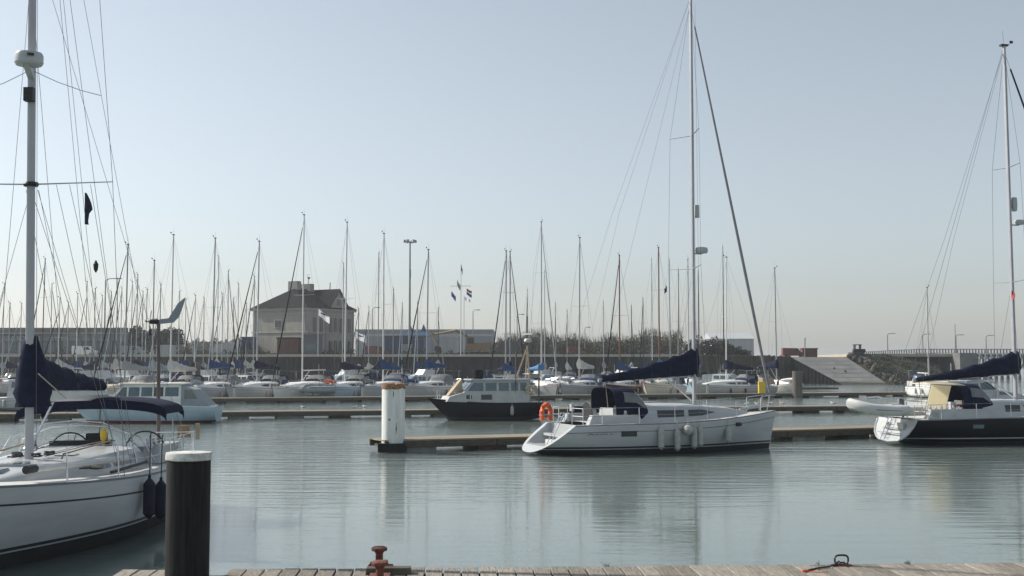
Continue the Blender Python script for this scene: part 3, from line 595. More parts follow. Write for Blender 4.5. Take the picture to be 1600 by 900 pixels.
def coachroof(root, h, secs, m='white', wins=(), wm='glass', name='coachroof'):
    # secs: (x, half width, height)
    def ring(x, hw, ht):
        zb = h.z_at(x) + .02
        return [Vector((x, y * hw, zb + z * ht)) for y, z in ((1, -.05), (.93, .62), (.84, .9), (.6, 1.0), (0, 1.06), (-.6, 1.0), (-.84, .9), (-.93, .62), (-1, -.05))]
    rings = [ring(*q) for q in secs]; mb = MB(); mb.loft(rings); mb.add(rings[0], [tuple(range(9))]); mb.add(rings[-1], [tuple(range(9))[::-1]]); o = mb.build(name, m, root, smooth=35)
    def interp(x):
        for a_, b_ in zip(secs, secs[1:]):
            lo, hi = min(a_[0], b_[0]), max(a_[0], b_[0])
            if lo <= x <= hi:
                u = (x - a_[0]) / (b_[0] - a_[0]); return a_[1] + (b_[1] - a_[1]) * u, a_[2] + (b_[2] - a_[2]) * u
        return secs[0][1:]
    for (x0, x1, f0, f1, tap) in wins:
        for sg in (-1, 1):
            wb = MB(); rows = []
            for i in range(7):
                u = i / 6; xx = x0 + (x1 - x0) * u; hw, ht = interp(xx); zb = h.z_at(xx) + .02; row = []
                g0 = f0 + (f1 - f0) * .5 * tap * max(0, u - .5) * 2; g1 = f1 - (f1 - f0) * .35 * tap * max(0, u - .5) * 2
                for off in (.012, -.03):
                    for g in ((g0, g1) if off > 0 else (g1, g0)): row.append(Vector((xx, sg * (hw * (1 - .07 * (g + .05) / .67) + off), zb + g * ht)))
                rows.append(row)
            wb.loft(rows, closed=True, caps=True).build('window', wm, o, smooth=30)
    return o
def sprayhood(root, h, x0, x1, hw, ht, m, zb=None, win=True):
    zb = h.z_at(x0) if zb is None else zb; mb = MB(); rows = []; N = 13
    prof = ((0, .98), (.22, 1.0), (.55, .95), (.8, .62), (1, .16))
    for u, k in prof:
        x = x0 + (x1 - x0) * u
        rows.append([Vector((x - .1 * math.sin(a) * (u == 0), hw * (1 - .12 * u) * math.copysign(abs(math.cos(a)) ** .45, math.cos(a)), zb + ht * k * abs(math.sin(a)) ** .45)) for a in [math.pi * j / (N - 1) for j in range(N)]])
    mb.loft(rows); o = mb.build('sprayhood', m, root, smooth=50)
    if win:
        wb = MB(); u0, u1 = rows[2], rows[3]
        for (j0, j1) in ((3, 6), (6, 9)):
            wb.loft([[p + Vector((.02, 0, .02)) for p in rows[2][j0:j1 + 1]], [p + Vector((.025, 0, .02)) for p in rows[3][j0:j1 + 1]]])
        wb.build('clear_panel', 'clear', o, smooth=40)
        for sg in (0, 1):
            wb = MB(); js = (1, 2, 3) if sg else (N - 2, N - 3, N - 4)
            wb.loft([[rows[i][j] + Vector((0, (.02 if sg else -.02), .01)) for j in js] for i in (1, 2, 3)]); wb.build('clear_panel', 'clear', o, smooth=40)
    fr = MB()
    fr.tube(rows[0], .016, 5); fr.tube(rows[1], .014, 5); fr.build('hoop', m, o)
    return o
def sail_cover(root, m, xm, xe, zm, ze, h0, h1, wd=.2, wrap=.0, name='sail_cover', seed=1, ties=False):
    rng = random.Random(seed); mb = MB(); rows = []; N = 16
    for i in range(N + 1):
        u = i / N; x = xm + (xe - xm) * u; zb = zm + (ze - zm) * u; ht = h1 + (h0 - h1) * (1 - u) ** 1.5; ww = wd * (.55 + .6 * (1 - u))
        row = []
        for k in range(12):
            a = 2 * math.pi * k / 12; y = math.cos(a); z = math.sin(a)
            row.append(Vector((x + rng.uniform(-.02, .02), ww * y * (1 - .35 * max(0, z)) * rng.uniform(.88, 1.1), zb - .06 + (z + 1) / 2 * ht * (1 + .06 * math.sin(i * 1.9)) + rng.uniform(-.02, .02))))
        rows.append(row)
    mb.loft(rows, closed=True, caps=True); o = mb.build(name, m, root, smooth=70)
    if ties:
        for i in (2, 5, 8, 11, 14):
            c = sum(rows[i], Vector()) / 12; MB().tube([c + (p - c) * 1.03 + Vector((.02 * (i % 3), 0, 0)) for p in rows[i] + rows[i][:1]], .008, 4).build('lashing', 'tiecord', o)
        MB().tube([sum(r_[2:5], Vector()) / 3 + Vector((0, 0, .015)) for r_ in rows], .012, 4).build('zip_seam', 'black', o)
    return o
def fit_rails(root, h, x0, x1, n, ht=.6, r=.014, pushpit=True, pulpit=True, wires=True, post='steel'):
    tips = {1: [], -1: []}
    for i in range(n):
        x = x0 + (x1 - x0) * i / (n - 1); s = h.z_at(x)
        for sg in (1, -1):
            y = sg * (h.w((x - h.x0) / h.L, s) - .05); MB().tube([(x, y, s), (x, y * .99, s + ht)], r, 5).build('stanchion', post, root); tips[sg].append(Vector((x, y, s + ht)))
    if wires:
        for sg in (1, -1):
            MB().tube(tips[sg], r * .38, 4).tube([p - Vector((0, 0, ht * .48)) for p in tips[sg]], r * .38, 4).build('lifeline', 'steel', root)
    if pulpit:
        L = h.L; pts = []; s = h.s(1); x = x1
        a = [Vector((x1, sg * (h.w((x1 - h.x0) / L, h.z_at(x1)) - .05), h.z_at(x1) + ht)) for sg in (1, -1)]
        tip = Vector((L + h.x0 - .05, 0, s + ht * .98))
        mid = [Vector((L + h.x0 - .45, sg * .28, s + ht)) for sg in (1, -1)]
        mb = MB(); mb.tube([a[0], mid[0], tip + Vector((0, .1, 0)), tip - Vector((0, .1, 0)), mid[1], a[1]], r, 6)
        for sg in (0, 1): mb.tube([mid[sg], Vector((L + h.x0 - .6, mid[sg].y * 1.1, s - .01))], r, 5)
        mb.build('pulpit', 'steel', root)
    if pushpit:
        t = .035; x = h.x(t, h.s(t)) + .05; s = h.s(t); ww = h.w(t, s) - .08
        for sg in (1, -1):
            mb = MB()
            for lev in (1, .52): mb.tube([(x0, sg * (h.w((x0 - h.x0) / h.L, h.z_at(x0)) - .05), h.z_at(x0) + ht * lev), (x + .1, sg * ww, s + ht * lev), (x, sg * ww * .45, s + ht * lev)], r, 6)
            for q in (1, .45): mb.tube([(x + .1 * (q == 1), sg * ww * q, s - .02), (x + .1 * (q == 1), sg * ww * q, s + ht)], r, 5)
            mb.build('pushpit', 'steel', root)
def fit_rig(root, h, m, zt, zdeck, mr, mastm, spr, boom=None, boomr=None, cover=None, jib=None, jibr=.05, wr=.008, head=True, boomm=None, jibtop=.97, back=True, cov=(.75, .22), covw=.2, lean=0, seed=1, far=True):
    top = Vector((m - lean, 0, zt)); base = Vector((m, 0, zdeck))
    mb = MB(); mb.tube([base, base.lerp(top, .6), base.lerp(top, .93), top], mr, 10 if not far else 7, flat=.72, r2=mr * .8); ms = mb.build('mast', mastm, root)
    at = lambda z: base.lerp(top, (z - zdeck) / (zt - zdeck))
    if head:
        mb = MB(); mb.tube([top, top + Vector((-.05, 0, .7))], wr * .8, 4).tube([top, top + Vector((.35, 0, .12))], wr, 4).box((top + Vector((.38, 0, .2)))[:], (.16, .03, .12)).box((top + Vector((0, 0, .03)))[:], (mr * 3, mr * 1.6, .08)); mb.build('masthead_gear', 'black', ms, smooth=0)
    for sg in (1, -1):
        path = [top - Vector((0, 0, .15))]
        for (z, half, sw) in sorted(spr, reverse=True):
            p = at(z); tip = p + Vector((-sw, sg * half, .05)); path.append(tip)
            MB().tube([p, tip], mr * .32, 6, flat=.6, r2=mr * .2).build('spreader', mastm, ms)
        cw = min(h.w((m - h.x0) / h.L, h.z_at(m)) - .12, (spr[0][1] if spr else 1) + .25) ; path.append(Vector((m - .15, sg * cw, h.z_at(m))))
        MB().tube(path, wr, 4).build('shroud', 'wire', root)
        if spr:
            z = min(spr)[0]; MB().tube([at(z - .1), Vector((m - .5, sg * cw * .95, h.z_at(m)))], wr * .9, 4).build('lower_shroud', 'wire', root)
    bow = Vector((h.L + h.x0 - .12, 0, h.s(1) + .05)); jt_ = at(zdeck + (zt - zdeck) * jibtop)
    if jib:
        mb = MB(); a_ = bow + (jt_ - bow) * .04; b_ = bow + (jt_ - bow) * .95; pts = [a_.lerp(b_, k / 12) for k in range(13)]
        rows = []
        mb.tube([pts[0], pts[1]], jibr * .6, 7, r2=jibr); mb.tube(pts[1:5], jibr, 7, r2=jibr * 1.05); mb.tube(pts[4:], jibr * 1.05, 7, r2=jibr * .5); mb.build('furled_jib', jib, root)
        MB().tube([bow, jt_], wr, 4).lathe([(jibr * .5, 0), (jibr * 1.8, .02), (jibr * 1.8, .16), (jibr * .5, .18)], (bow + (jt_ - bow) * .025)[:], 10).build('forestay', 'wire', root)
    else: MB().tube([bow, jt_], wr, 4).build('forestay', 'wire', root)
    if back: MB().tube([top, Vector((h.x(0, h.fb[0]) + .1, 0, h.fb[0] + .1))], wr, 4).build('backstay', 'wire', root)
    if boom:
        zb, ln, rise = boom; xe = m - .15 - ln
        MB().tube([(m - mr, 0, zb), (xe, 0, zb + rise)], boomr or mr * .62, 8, flat=1.25).build('boom', boomm or mastm, root)
        if cover: sail_cover(root, cover, m + mr * 1.3, xe + .15, zb, zb + rise, cov[0], cov[1], covw, seed=seed, ties=not far)
        MB().tube([(m - .12, 0, zdeck + .25), (m - .15 - ln * .28, 0, zb + rise * .28 - .05)], mr * .3, 6).build('vang', 'steel' if not far else mastm, root)
        MB().tube([(xe + .3, 0, zb + rise), (xe + .45, 0, h.z_at(max(.3, xe)) + .25)], .018, 5).build('mainsheet', 'rope', root)
    return ms

# ------------------------------------------------------------------ pontoons
def pontoon(label, p0, ang, length, width, gap_plank=2.4, zt=.5, float_every=3.2):
    t = thing('pontoon', label, 'pontoon', (p0[0], p0[1], 0), R(ang), 'floating pontoons')
    n = int(length / gap_plank)
    for i in range(n):                               # decking boards laid lengthways in panels, seen edge-on from the water
        for j in range(4):
            MB().box((gap_plank * (i + .5), width * (j + .5) / 4, zt - .03 + random.uniform(-.004, .004)), (gap_plank - .03, width / 4 - .02, .06)).build('deck_board', 'pontdeck', t, smooth=0)
    for y in (.03, width - .03):
        for i in range(0, n, 2):
            MB().box((gap_plank * (i + 1), y, zt - .19), (2 * gap_plank - .04, .1, .25)).build('side_beam', 'pontside', t, smooth=0)
    k = 0; x = .8
    while x < length - 1:
        MB().box((x + .55, width / 2, .08), (1.3 if k % 3 else 1.8, width - .25, .5), taper=.96).build('float', 'float' if k % 3 != 1 else 'pontside', t, smooth=0); x += float_every * random.uniform(.75, 1.1); k += 1
    MB().box((length / 2, width / 2, .22), (length - .3, width - .55, .12)).build('underframe', 'pontside', t, smooth=0)
    return t
PA = pontoon('main pontoon running from the white pile past the moored white yacht', (-5.0, 48.7), 24, 33, 2.0)
PB = pontoon('second pontoon behind, with the navy motorboat moored to it', (-46, 71.4), 15, 86, 2.0, gap_plank=4, float_every=4)
PC = pontoon('third pontoon with the long row of sailing boats behind it', (-62, 99.5), 20, 118, 2.2, gap_plank=5, float_every=4.6)
PD = pontoon('farthest pontoon, mostly hidden behind the row of boats', (-75, 128), 20, 125, 2.2, gap_plank=8, float_every=9)
def YC(x): return 99.5 + (x + 62) * math.tan(R(20))
def YD(x): return 128 + (x + 75) * math.tan(R(20))
def YB(x): return 71.4 + (x + 46) * math.tan(R(15))
def service_post(px, row, label):
    Y = 100.0
    for _ in range(6): Y = {'A': lambda x: 48.3 + (x + 5.9) * math.tan(R(24)), 'B': YB, 'C': YC}[row](X(px, Y)) + 1.5
    t = thing('service_pedestal', label, 'service pedestal', (X(px, Y, .9), Y, .5), 0, 'power pedestals on the pontoons'); MB().box((0, 0, .45), (.24, .2, .9), taper=.9).build('body', 'fend', t); MB().box((0, 0, .95), (.26, .22, .1)).build('lamp_cap', 'glass2', t)
for px_, lb_ in ((366, 'pale pedestal on the third pontoon right of the blue trimmed boat'), (449, 'pale pedestal on the third pontoon left of the grey tender'), (566, 'pale pedestal on the third pontoon left of the white pile'), (1106, 'pale pedestal on the third pontoon right of the main mast')): service_post(px_, 'C', lb_)
# piles
def pile(px0, px1, ytop, Y, m, label, capm=None, z0=-1.5, caph=.14, cat='pile', name='mooring_pile'):
    r = (px1 - px0) / F * Y / 2; zt = Z(ytop, Y); t = thing(name, label, cat, (X((px0 + px1) / 2, Y, 1), Y, 0), 0, 'mooring piles')
    MB().lathe([(r * .97, z0), (r * .97, zt - (caph if capm else 0)), (r * .9, zt - (caph if capm else .0) + .01)], n=40).build('shaft', m, t)
    if capm: MB().lathe([(r * .99, zt - caph), (r * 1.02, zt - caph + .01), (r * 1.02, zt - .03), (r * .99, zt), (r * .2, zt + .012)], n=40).build('cap', capm, t)
    return t, r, zt
tp, r, zt = pile(596, 633, 601, 49.2, 'pilewhite', 'thick white pile with rusty top at the end of the main pontoon')
rr = MB().lathe([(r * .985, zt - .14), (r * 1.0, zt - .12), (r * .99, zt + .02), (r * .6, zt + .05), (r * .2, zt + .03)], n=40)
rr.v = [(x_ , y_, z_ + (random.uniform(-.06, .03) if z_ < zt - .05 else random.uniform(-.02, .04))) for x_, y_, z_ in rr.v]; rr.build('rusty_rim', 'rustrim', tp)
for (q, zz, hh, ww) in ((.35, .95, .5, .035), (-.25, 1.3, .1, .06), (.1, 2.3, .25, .03)):
    st = []
    for k in range(9):
        u = k / 8; wq = ww * math.sin(math.pi * (u * .92 + .04)) * random.uniform(.5, 1); st.append([Vector((r * .974 * math.sin(q + e_ * wq / r), -r * .974 * math.cos(q + e_ * wq / r), zz + (u - .5) * hh)) for e_ in (-1, 0, 1)])
    MB().loft(st).build('stain', 'rustrim', tp)
MB().box((0, -.1, .2), (r * 2.3, r * 2.2, .34)).build('pile_guide', 'tar', tp, smooth=0)
pile(258.5, 327.5, 706.5, 17.0, 'tar', 'thick black pile with a white cap in front of the left yacht', 'capdirty', -2, caph=.105)
pile(304, 313, 566, 122, 'pilegrey', 'dark slim pile left of the blue trimmed sailing boat')
pile(1238, 1254, 580, 133, 'pilegrey', 'brown grey pile on the third pontoon before the slipway')
MB().box((0, 0, -.3), (.66, .6, 1.1)).box((0, 0, .29), (.74, .68, .1)).build('storage_locker', 'yellow', smooth=0, label='bright yellow locker standing on the third pontoon', category='locker').location = (X(1190, YC(24) + 1.1, 1.4), YC(24) + 1.1, 1.37)

# ------------------------------------------------------------------ main yacht on the front pontoon
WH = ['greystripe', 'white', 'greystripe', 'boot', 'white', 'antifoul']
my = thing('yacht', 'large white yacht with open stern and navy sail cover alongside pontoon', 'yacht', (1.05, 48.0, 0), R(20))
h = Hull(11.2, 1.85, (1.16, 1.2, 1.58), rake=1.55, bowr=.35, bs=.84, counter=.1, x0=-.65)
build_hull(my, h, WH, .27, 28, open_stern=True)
coachroof(my, h, [(3.6, 1.12, .62), (4.4, 1.14, .66), (6.5, 1.02, .56), (8.0, .7, .34), (9.0, .35, .1)], wins=((4.55, 5.75, .25, .68, 0), (5.95, 7.2, .25, .68, 1)))
for sg in (-1, 1):
    MB().box((2.65, sg * 1.2, 1.34), (2.3, .34, .36), taper=.85).build('coaming', 'white', my)
    mb = MB(); mb.lathe([(.09, 0), (.1, .05), (.06, .1), (.07, .18)], (3.1, sg * 1.2, 1.5), 12); mb.build('winch', 'steel', my)
    hp = MB(); x0_, x1_ = 2.65, 3.3; hp.loft([[h.side(x_, z_, sg, .006) for z_ in (.72, .93)] for x_ in (x0_, x0_ + .05, x1_ - .05, x1_)]); hp.build('hull_window', 'glass', my, smooth=30)
    MB().tube([h.side(7.95, 1.08, sg, .02), h.side(8.2, 1.08, sg, .02)], .075, 8).build('hull_fitting', 'black', my)
    for (u0, u1) in ((1.3, 1.55), (1.62, 1.75), (1.8, 2.1), (2.2, 2.3)):
        MB().tube([h.side(u0, .80, sg, .004), h.side((u0 + u1) / 2, .84, sg, .004), h.side(u1, .81, sg, .004)], .014, 4).build('name_script', 'greystripe', my)
    MB().tube([(4.6, sg * .7, 1.98), (5.6, sg * .68, 1.95), (6.6, sg * .62, 1.87)], .018, 5).build('grab_rail', 'steel', my)
sprayhood(my, h, 2.75, 4.35, 1.2, 1.28, 'navycloth', 1.3)
MB().box((3.05, .0, 1.5), (.5, 1.5, .5), taper=.8).build('companionway', 'white', my)
MB().lathe([(.5, 0), (.52, .02), (.5, .04)], (2.0, .0, 1.5), 24, axis='x').build('steering_wheel', 'black', my); MB().box((2.25, 0, 1.35), (.25, .35, .7), taper=.8).build('steering_pedestal', 'white', my)
MB().box((.72, 0, .72), (.2, 2.4, .1)).build('helm_seat', 'white', my); MB().box((.7, .2, .45), (.3, 1.1, .16)).build('stern_step', 'deck', my)
mb = MB()
for q in (-.55, -.87): mb.tube([(.1, q, .42), (.35, q, .9), (.7, q, 1.62), (.82, q, 1.6), (.85, q, 1.3)], .018, 6)
for k in range(5): mb.tube([(.14 + .12 * k, -.55, .5 + .24 * k), (.14 + .12 * k, -.87, .5 + .24 * k)], .014, 5)
mb.build('bathing_ladder', 'steel', my)
fit_rails(my, h, 1.9, 9.5, 6, .62, .014)
mb = MB(); rows = [[Vector((x_, 1.45 + .1 * math.sin(x_), z_)) for z_ in (1.2, 1.5, 1.78)] for x_ in (1.9, 2.2, 2.5, 2.7)]; mb.loft(rows); mb.build('weather_cloth', 'navycloth', my)
MB().box((1.75, .9, 1.75), (.12, .2, .28)).build('instrument_pod', 'white', my)
fit_rig(my, h, 6.75, Z(-6, 50.3), 1.75, .105, 'alu', [(Z(212, 50.3), 1.25, .35), (Z(420, 50.3), 1.4, .4)], boom=(3.05, 4.1, -.22), cover='navycloth', jib='jibgrey', jibr=.062, wr=.0055, cov=(1.15, .26), covw=.2, far=False, back=False, jibtop=.975, seed=3)
ms = [c for c in my.children if c.name.startswith('mast')][0]
zr = Z(391, 50.3); MB().lathe([(.1, -.13), (.24, -.11), (.27, 0), (.24, .11), (.1, .14)], (7.12, -.05, zr), 18).box((6.95, -.05, zr - .14), (.36, .1, .05)).build('radar_dome', 'shedlight', ms)
MB().box((6.95, 0, Z(330, 50.3)), (.16, .16, .52), taper=.9).build('radar_reflector', 'shedlight', ms)
MB().tube([(8.9, .1, 1.6), (9.5, .05, 1.72), (9.9, 0, 1.74)], .07, 7).build('anchor', 'steel', my)
for q in (-.35, .35): MB().tube([(h.x(0, 1.1), q * 3.3, 1.2), (3.3, q, 9.5), (6.7, 0, Z(0, 50.3))], .0042, 4).build('split_backstay', 'wire', my)
MB().tube([(2.55, 0, 2.85), (6.72, 0, Z(10, 50.3))], .0042, 4).build('topping_lift', 'wire', my)
for q in (.12, -.14): MB().tube([(6.95, q, 1.8), (6.88, q, Z(8, 50.3))], .006, 4).build('halyard', 'rope', my)
E4 = Matrix.Translation(my.location) @ Matrix.Rotation(R(20), 4, 'Z')
def fender(par_m, p, ln, r, m, label, group, zr=None):
    t = thing('fender', label, 'fender', par_m @ p, 0, group)
    if ln < 2.1 * r: MB().lathe([(max(.02, r * math.cos(k * math.pi / 10)), r * math.sin(k * math.pi / 10)) for k in range(-5, 6)] + [(.05, r + .05)], n=16).build('body', m, t)
    else: MB().lathe([(.02, -ln / 2), (r * .5, -ln / 2 + .03), (r, -ln / 2 + r * .9), (r, ln / 2 - r * .9), (r * .5, ln / 2 - .03), (.03, ln / 2), (.03, ln / 2 + .06)], n=16).build('body', m, t)
    MB().tube([(0, 0, ln / 2), (0, r * .3, (zr if zr else ln / 2 + .6))], .012, 5).build('line', 'rope' if m == 'fend' else 'darkrope', t)
fg = 'fenders hanging on the white yacht'
for x_, z_, ln, lb in ((4.25, .62, .85, 'leftmost long white fender on the white yacht, below its sprayhood'), (4.95, .55, .85, 'long white fender hanging just left of the round fender'),
                       (5.72, .62, .85, 'long white fender hanging just right of the round fender'), (6.0, .66, .8, 'long white fender second right of the round fender, near the mast'), (7.45, .66, .62, 'short white fender hanging farthest forward, right of the mast')):
    p = h.side(x_, .8, -1, .14); p.z = z_; fender(E4, p, ln, .12, 'fend', lb, fg, h.z_at(x_) - z_ + .1)
p = h.side(5.4, .9, -1, .2); p.z = .93; fender(E4, p, .401, .2, 'fend', 'round white ball fender hanging on the side of the white yacht', fg, .45)
lb = thing('horseshoe_buoy', 'orange horseshoe lifebuoy on the stern rail of the white yacht', 'lifebuoy', E4 @ Vector((.85, 1.36, 1.24)), R(-62)); lb.scale = (1.05, 1.05, 1.05)
MB().tube([(-.02, .17, 0), (-.03, .19, .35), (-.03, .13, .52), (-.03, 0, .6), (-.03, -.13, .52), (-.03, -.19, .35), (-.02, -.17, 0)], .095, 10).build('foam_ring', 'orange', lb)
MB().box((-.03, 0, .2), (.21, .52, .04)).build('strap', 'greycloth', lb)

# ------------------------------------------------------------------ navy yacht at the right edge
NV = ['greystripe', 'navy', 'navy', 'white', 'navy', 'antifoul']
ny = thing('yacht', 'dark navy yacht with white stern at the right edge', 'yacht', (16.35, 54.2, 0), R(12))
h2 = Hull(12.4, 1.98, (1.12, 1.2, 1.65), rake=.55, bowr=.5, bs=.84, counter=.12)
build_hull(ny, h2, NV, .28, 24, transom='white', boot=(.34, .29, .16))
mb = MB(); mb.tube([Vector((h2.x(0, z) - .03, s_ * h2.w(0, z), z)) for s_, z in [(1, 1.05), (1, .8), (1, .5), (1, .3), (1, .2), (.0, .14), (-1, .2), (-1, .3), (-1, .5), (-1, .8), (-1, 1.05)]], .035, 6); mb.build('transom_moulding', 'white', ny)
MB().box((.1, 0, .5), (.06, 1.9, .02)).box((.2, 0, .72), (.06, 1.2, .02)).build('transom_seam', 'greystripe', ny, smooth=0)
for q in (-.3, .3): MB().box((.32, q * 2.2, .82), (.1, .5, .28)).build('transom_locker', 'deck', ny)
mb = MB()
for q in (.45, .15): mb.tube([(-.06, q, .2), (.3, q, 1.0), (.45, q, 1.35)], .02, 6)
for k in range(4): mb.tube([(.02 + .09 * k, .45, .35 + .2 * k), (.02 + .09 * k, .15, .35 + .2 * k)], .016, 5)
mb.build('boarding_ladder', 'steel', ny)
coachroof(ny, h2, [(3.9, 1.3, .62), (5.2, 1.3, .68), (7.6, 1.1, .58), (9.4, .75, .3), (10.3, .4, .08)], m='white', wins=((5.0, 5.75, .3, .72, 0), (5.95, 6.7, .3, .72, 0), (6.9, 7.9, .3, .72, 1)))
for sg in (-1, 1): MB().box((2.6, sg * 1.35, 1.35), (3.0, .36, .4), taper=.85).build('coaming', 'white', ny)
sprayhood(ny, h2, 3.0, 4.7, 1.3, 1.3, 'navycloth', 1.35)
MB().prism([Vector((1.25, -1.1, 1.5)), Vector((2.15, -1.15, 1.5)), Vector((2.5, -1.1, 2.55)), Vector((1.6, -1.05, 2.6))], (0, .03, 0)).build('side_screen', 'creamcloth', ny, smooth=0)
MB().loft([[Vector((1.6, y_, 2.6 + .12 * (1 - y_ * y_ / 1.2))) for y_ in (-1.05, -.5, 0, .5, 1.05)], [Vector((2.5, y_, 2.58 + .14 * (1 - y_ * y_ / 1.2))) for y_ in (-1.1, -.5, 0, .5, 1.1)], [Vector((3.2, y_, 2.56 + .12 * (1 - y_ * y_ / 1.2))) for y_ in (-1.1, -.5, 0, .5, 1.1)]]).build('bimini', 'creamcloth', ny)
mb = MB()
for y_ in (-1.08, 1.08): mb.tube([(1.2, y_, 1.4), (1.55, y_, 2.62), (3.1, y_, 2.56)], .02, 6)
mb.tube([(3.2, -1.1, 2.72), (4.6, -1.0, 2.8)], .05, 6); mb.build('bimini_frame', 'steel', ny)
MB().box((3.3, -.5, 1.6), (.3, .7, .6), taper=.85).box((2.6, -.9, 1.6), (.25, .3, .5)).build('helm_console', 'white', ny)
MB().box((2.9, -1.1, 1.68), (.5, .25, .12)).build('red_bag', 'red', ny)
for k in range(7): MB().lathe([(.05, 0), (.06, .08), (.03, .18)], (1.0 + .28 * k, -1.45 + .02 * k, 1.5 + .05 * (k % 2)), 8).build('winch', 'steel', ny)
text('W', .26, ny, (1.35, -1.56, 1.22), 'white', .004); text('A', .26, ny, (2.3, -1.58, 1.22), 'white', .004)
hp = MB(); hp.loft([[h2.side(x_, z_, -1, .006) for z_ in (.74, .9)] for x_ in (3.0, 3.1, 3.4, 3.5)]); hp.build('hull_window', 'glass2', ny, smooth=30)
fit_rails(ny, h2, 1.6, 11.2, 7, .62, .014)
fit_rig(ny, h2, 6.35, Z(72, 55.5), 1.75, .12, 'alu', [(Z(262, 55.5), 1.05, .1), (Z(441, 55.5), 1.25, .1)], boom=(3.1, 4.9, -.35), cover='navycloth', jib='navycloth', jibr=.075, wr=.008, cov=(1.05, .2), covw=.22, far=False, lean=.15, jibtop=.985, seed=5)
ms2 = [c for c in ny.children if c.name.startswith('mast')][0]
MB().lathe([(.08, -.12), (.22, -.1), (.24, 0), (.2, .1), (.06, .13)], (6.75, 0, Z(347, 55.5)), 16).box((6.55, 0, Z(347, 55.5) - .13), (.34, .1, .05)).build('radar_dome', 'shedlight', ms2)
MB().lathe([(.02, -.33), (.12, -.3), (.14, 0), (.12, .3), (.02, .33)], (6.52, 0, Z(319, 55.5)), 12).build('radar_reflector', 'shedlight', ms2)
for q in (-.4, .4): MB().tube([(.6, q * 3.4, 1.3), (3.2, q, 9), (6.2, 0, Z(78, 55.5))], .007, 4).build('split_backstay', 'wire', ny)
mb = MB(); flag(mb, (5.6, -1.0, Z(456, 55.5)), .14, .2, .4, 1); mb.build('courtesy_flag', 'flagred', ny, smooth=60)
dv = MB()
for y_ in (-.9, .9): dv.tube([(.5, y_, 1.1), (.45, y_, 1.95), (.1, y_, 2.05), (-.75, y_, 2.0)], .03, 7)
dv.build('davit', 'steel', ny)
dg_ = thing('inflatable_dinghy', 'pale grey inflatable dinghy hanging behind the navy yacht', 'dinghy', (X(1382, 53.4, 1.6) - .35, 53.3, 1.5), R(8)); dg_.scale = (.86, .95, 1)
tp_ = [(1.25, .62, .02), (.6, .62, 0), (-.5, .6, .07), (-1.1, .42, .2), (-1.4, .0, .3), (-1.1, -.42, .2), (-.5, -.6, .07), (.6, -.62, 0), (1.25, -.62, .02)]
MB().tube(tp_, .23, 12).build('tube', 'rubber', dg_, smooth=60)
for s_ in (1, -1): MB().lathe([(.21, 0), (.17, .12), (.03, .28)], (1.25, .62 * s_, .02), 12, axis='x').build('tube_end', 'rubber', dg_)
MB().prism([Vector(p) for p in ((1.1, -.5, -.14), (-1.1, -.35, -.08), (-1.35, 0, -.02), (-1.1, .35, -.08), (1.1, .5, -.14))], (0, 0, .06)).build('floor', 'rubberdk', dg_, smooth=0)
MB().box((1.05, 0, .08), (.05, 1.0, .4)).build('transom', 'rubberdk', dg_, smooth=0); MB().box((.2, 0, .15), (.25, 1.0, .04)).build('seat', 'rubberdk', dg_, smooth=0)
MB().tube([(.9, -.84, .0), (-.4, -.83, .05), (-1.2, -.6, .18)], .02, 5).build('rubbing_strake', 'greystripe', dg_)
ob = MB().box((1.3, .1, .38), (.28, .24, .34), taper=.8).tube([(1.35, .1, .3), (1.42, .1, -.3)], .05, 6).build('outboard', 'rubberdk', dg_)

# ------------------------------------------------------------------ near yacht at the left, bow towards the camera
ly = thing('yacht', 'near white yacht with twin wheels and navy boom cover at left', 'yacht', (-9.42, 31.3, 0), R(-87.9)); ly.rotation_euler.x = R(1.0)
h3 = Hull(12.6, 2.02, (1.15, 1.21, 1.56), rake=.5, bowr=.6, bs=.8)
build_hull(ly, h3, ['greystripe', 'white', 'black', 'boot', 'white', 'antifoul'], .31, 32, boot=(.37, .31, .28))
coachroof(ly, h3, [(4.1, 1.3, .42), (5.0, 1.32, .43), (7.6, 1.12, .34), (9.6, .75, .17), (10.6, .4, .05)], wins=((4.8, 6.2, .3, .68, 0), (6.4, 7.9, .3, .68, 1)))
for x_, y_, w_ in ((8.6, 0, .55), (9.6, 0, .5), (6.9, .45, .4), (6.9, -.45, .4)):
    hz_ = h3.z_at(x_) + (.37 if x_ < 8 else .27 if x_ < 9 else .2); MB().box((x_, y_, hz_ + .02), (w_, w_, .06), taper=.9).build('hatch', 'glass2', ly)
for sg in (1, -1):
    MB().box((2.9, sg * 1.35, 1.42), (2.3, .4, .36), taper=.85).build('coaming', 'white', ly)
    wh = MB(); c_ = Vector((2.55, sg * .86, 1.42)); N_ = 28; wh.tube([c_ + Vector((0, .46 * math.cos(a), .46 * math.sin(a))) for a in [2 * math.pi * k / N_ for k in range(N_ + 1)]], .018, 6)
    for k in range(5): a = k * 2 * math.pi / 5; wh.tube([c_, c_ + Vector((0, .46 * math.cos(a), .46 * math.sin(a)))], .009, 4)
    wh.build('steering_wheel', 'black', ly); MB().box((2.75, sg * .86, 1.25), (.22, .3, .6), taper=.8).build('steering_pedestal', 'white', ly)
    for x_ in (3.6, 4.0): MB().lathe([(.09, 0), (.1, .05), (.06, .1), (.07, .2)], (x_, sg * 1.32, 1.58), 12).build('winch', 'steel', ly)
    MB().tube([(5.2, sg * .85, 1.74), (5.3, sg * .84, 1.82), (8.0, sg * .74, 1.74), (8.1, sg * .74, 1.66)], .018, 5).build('grab_rail', 'teak', ly)
    MB().box((6.4, sg * 1.55, 1.36), (2.6, .06, .05)).build('sheet_track', 'black', ly, smooth=0)
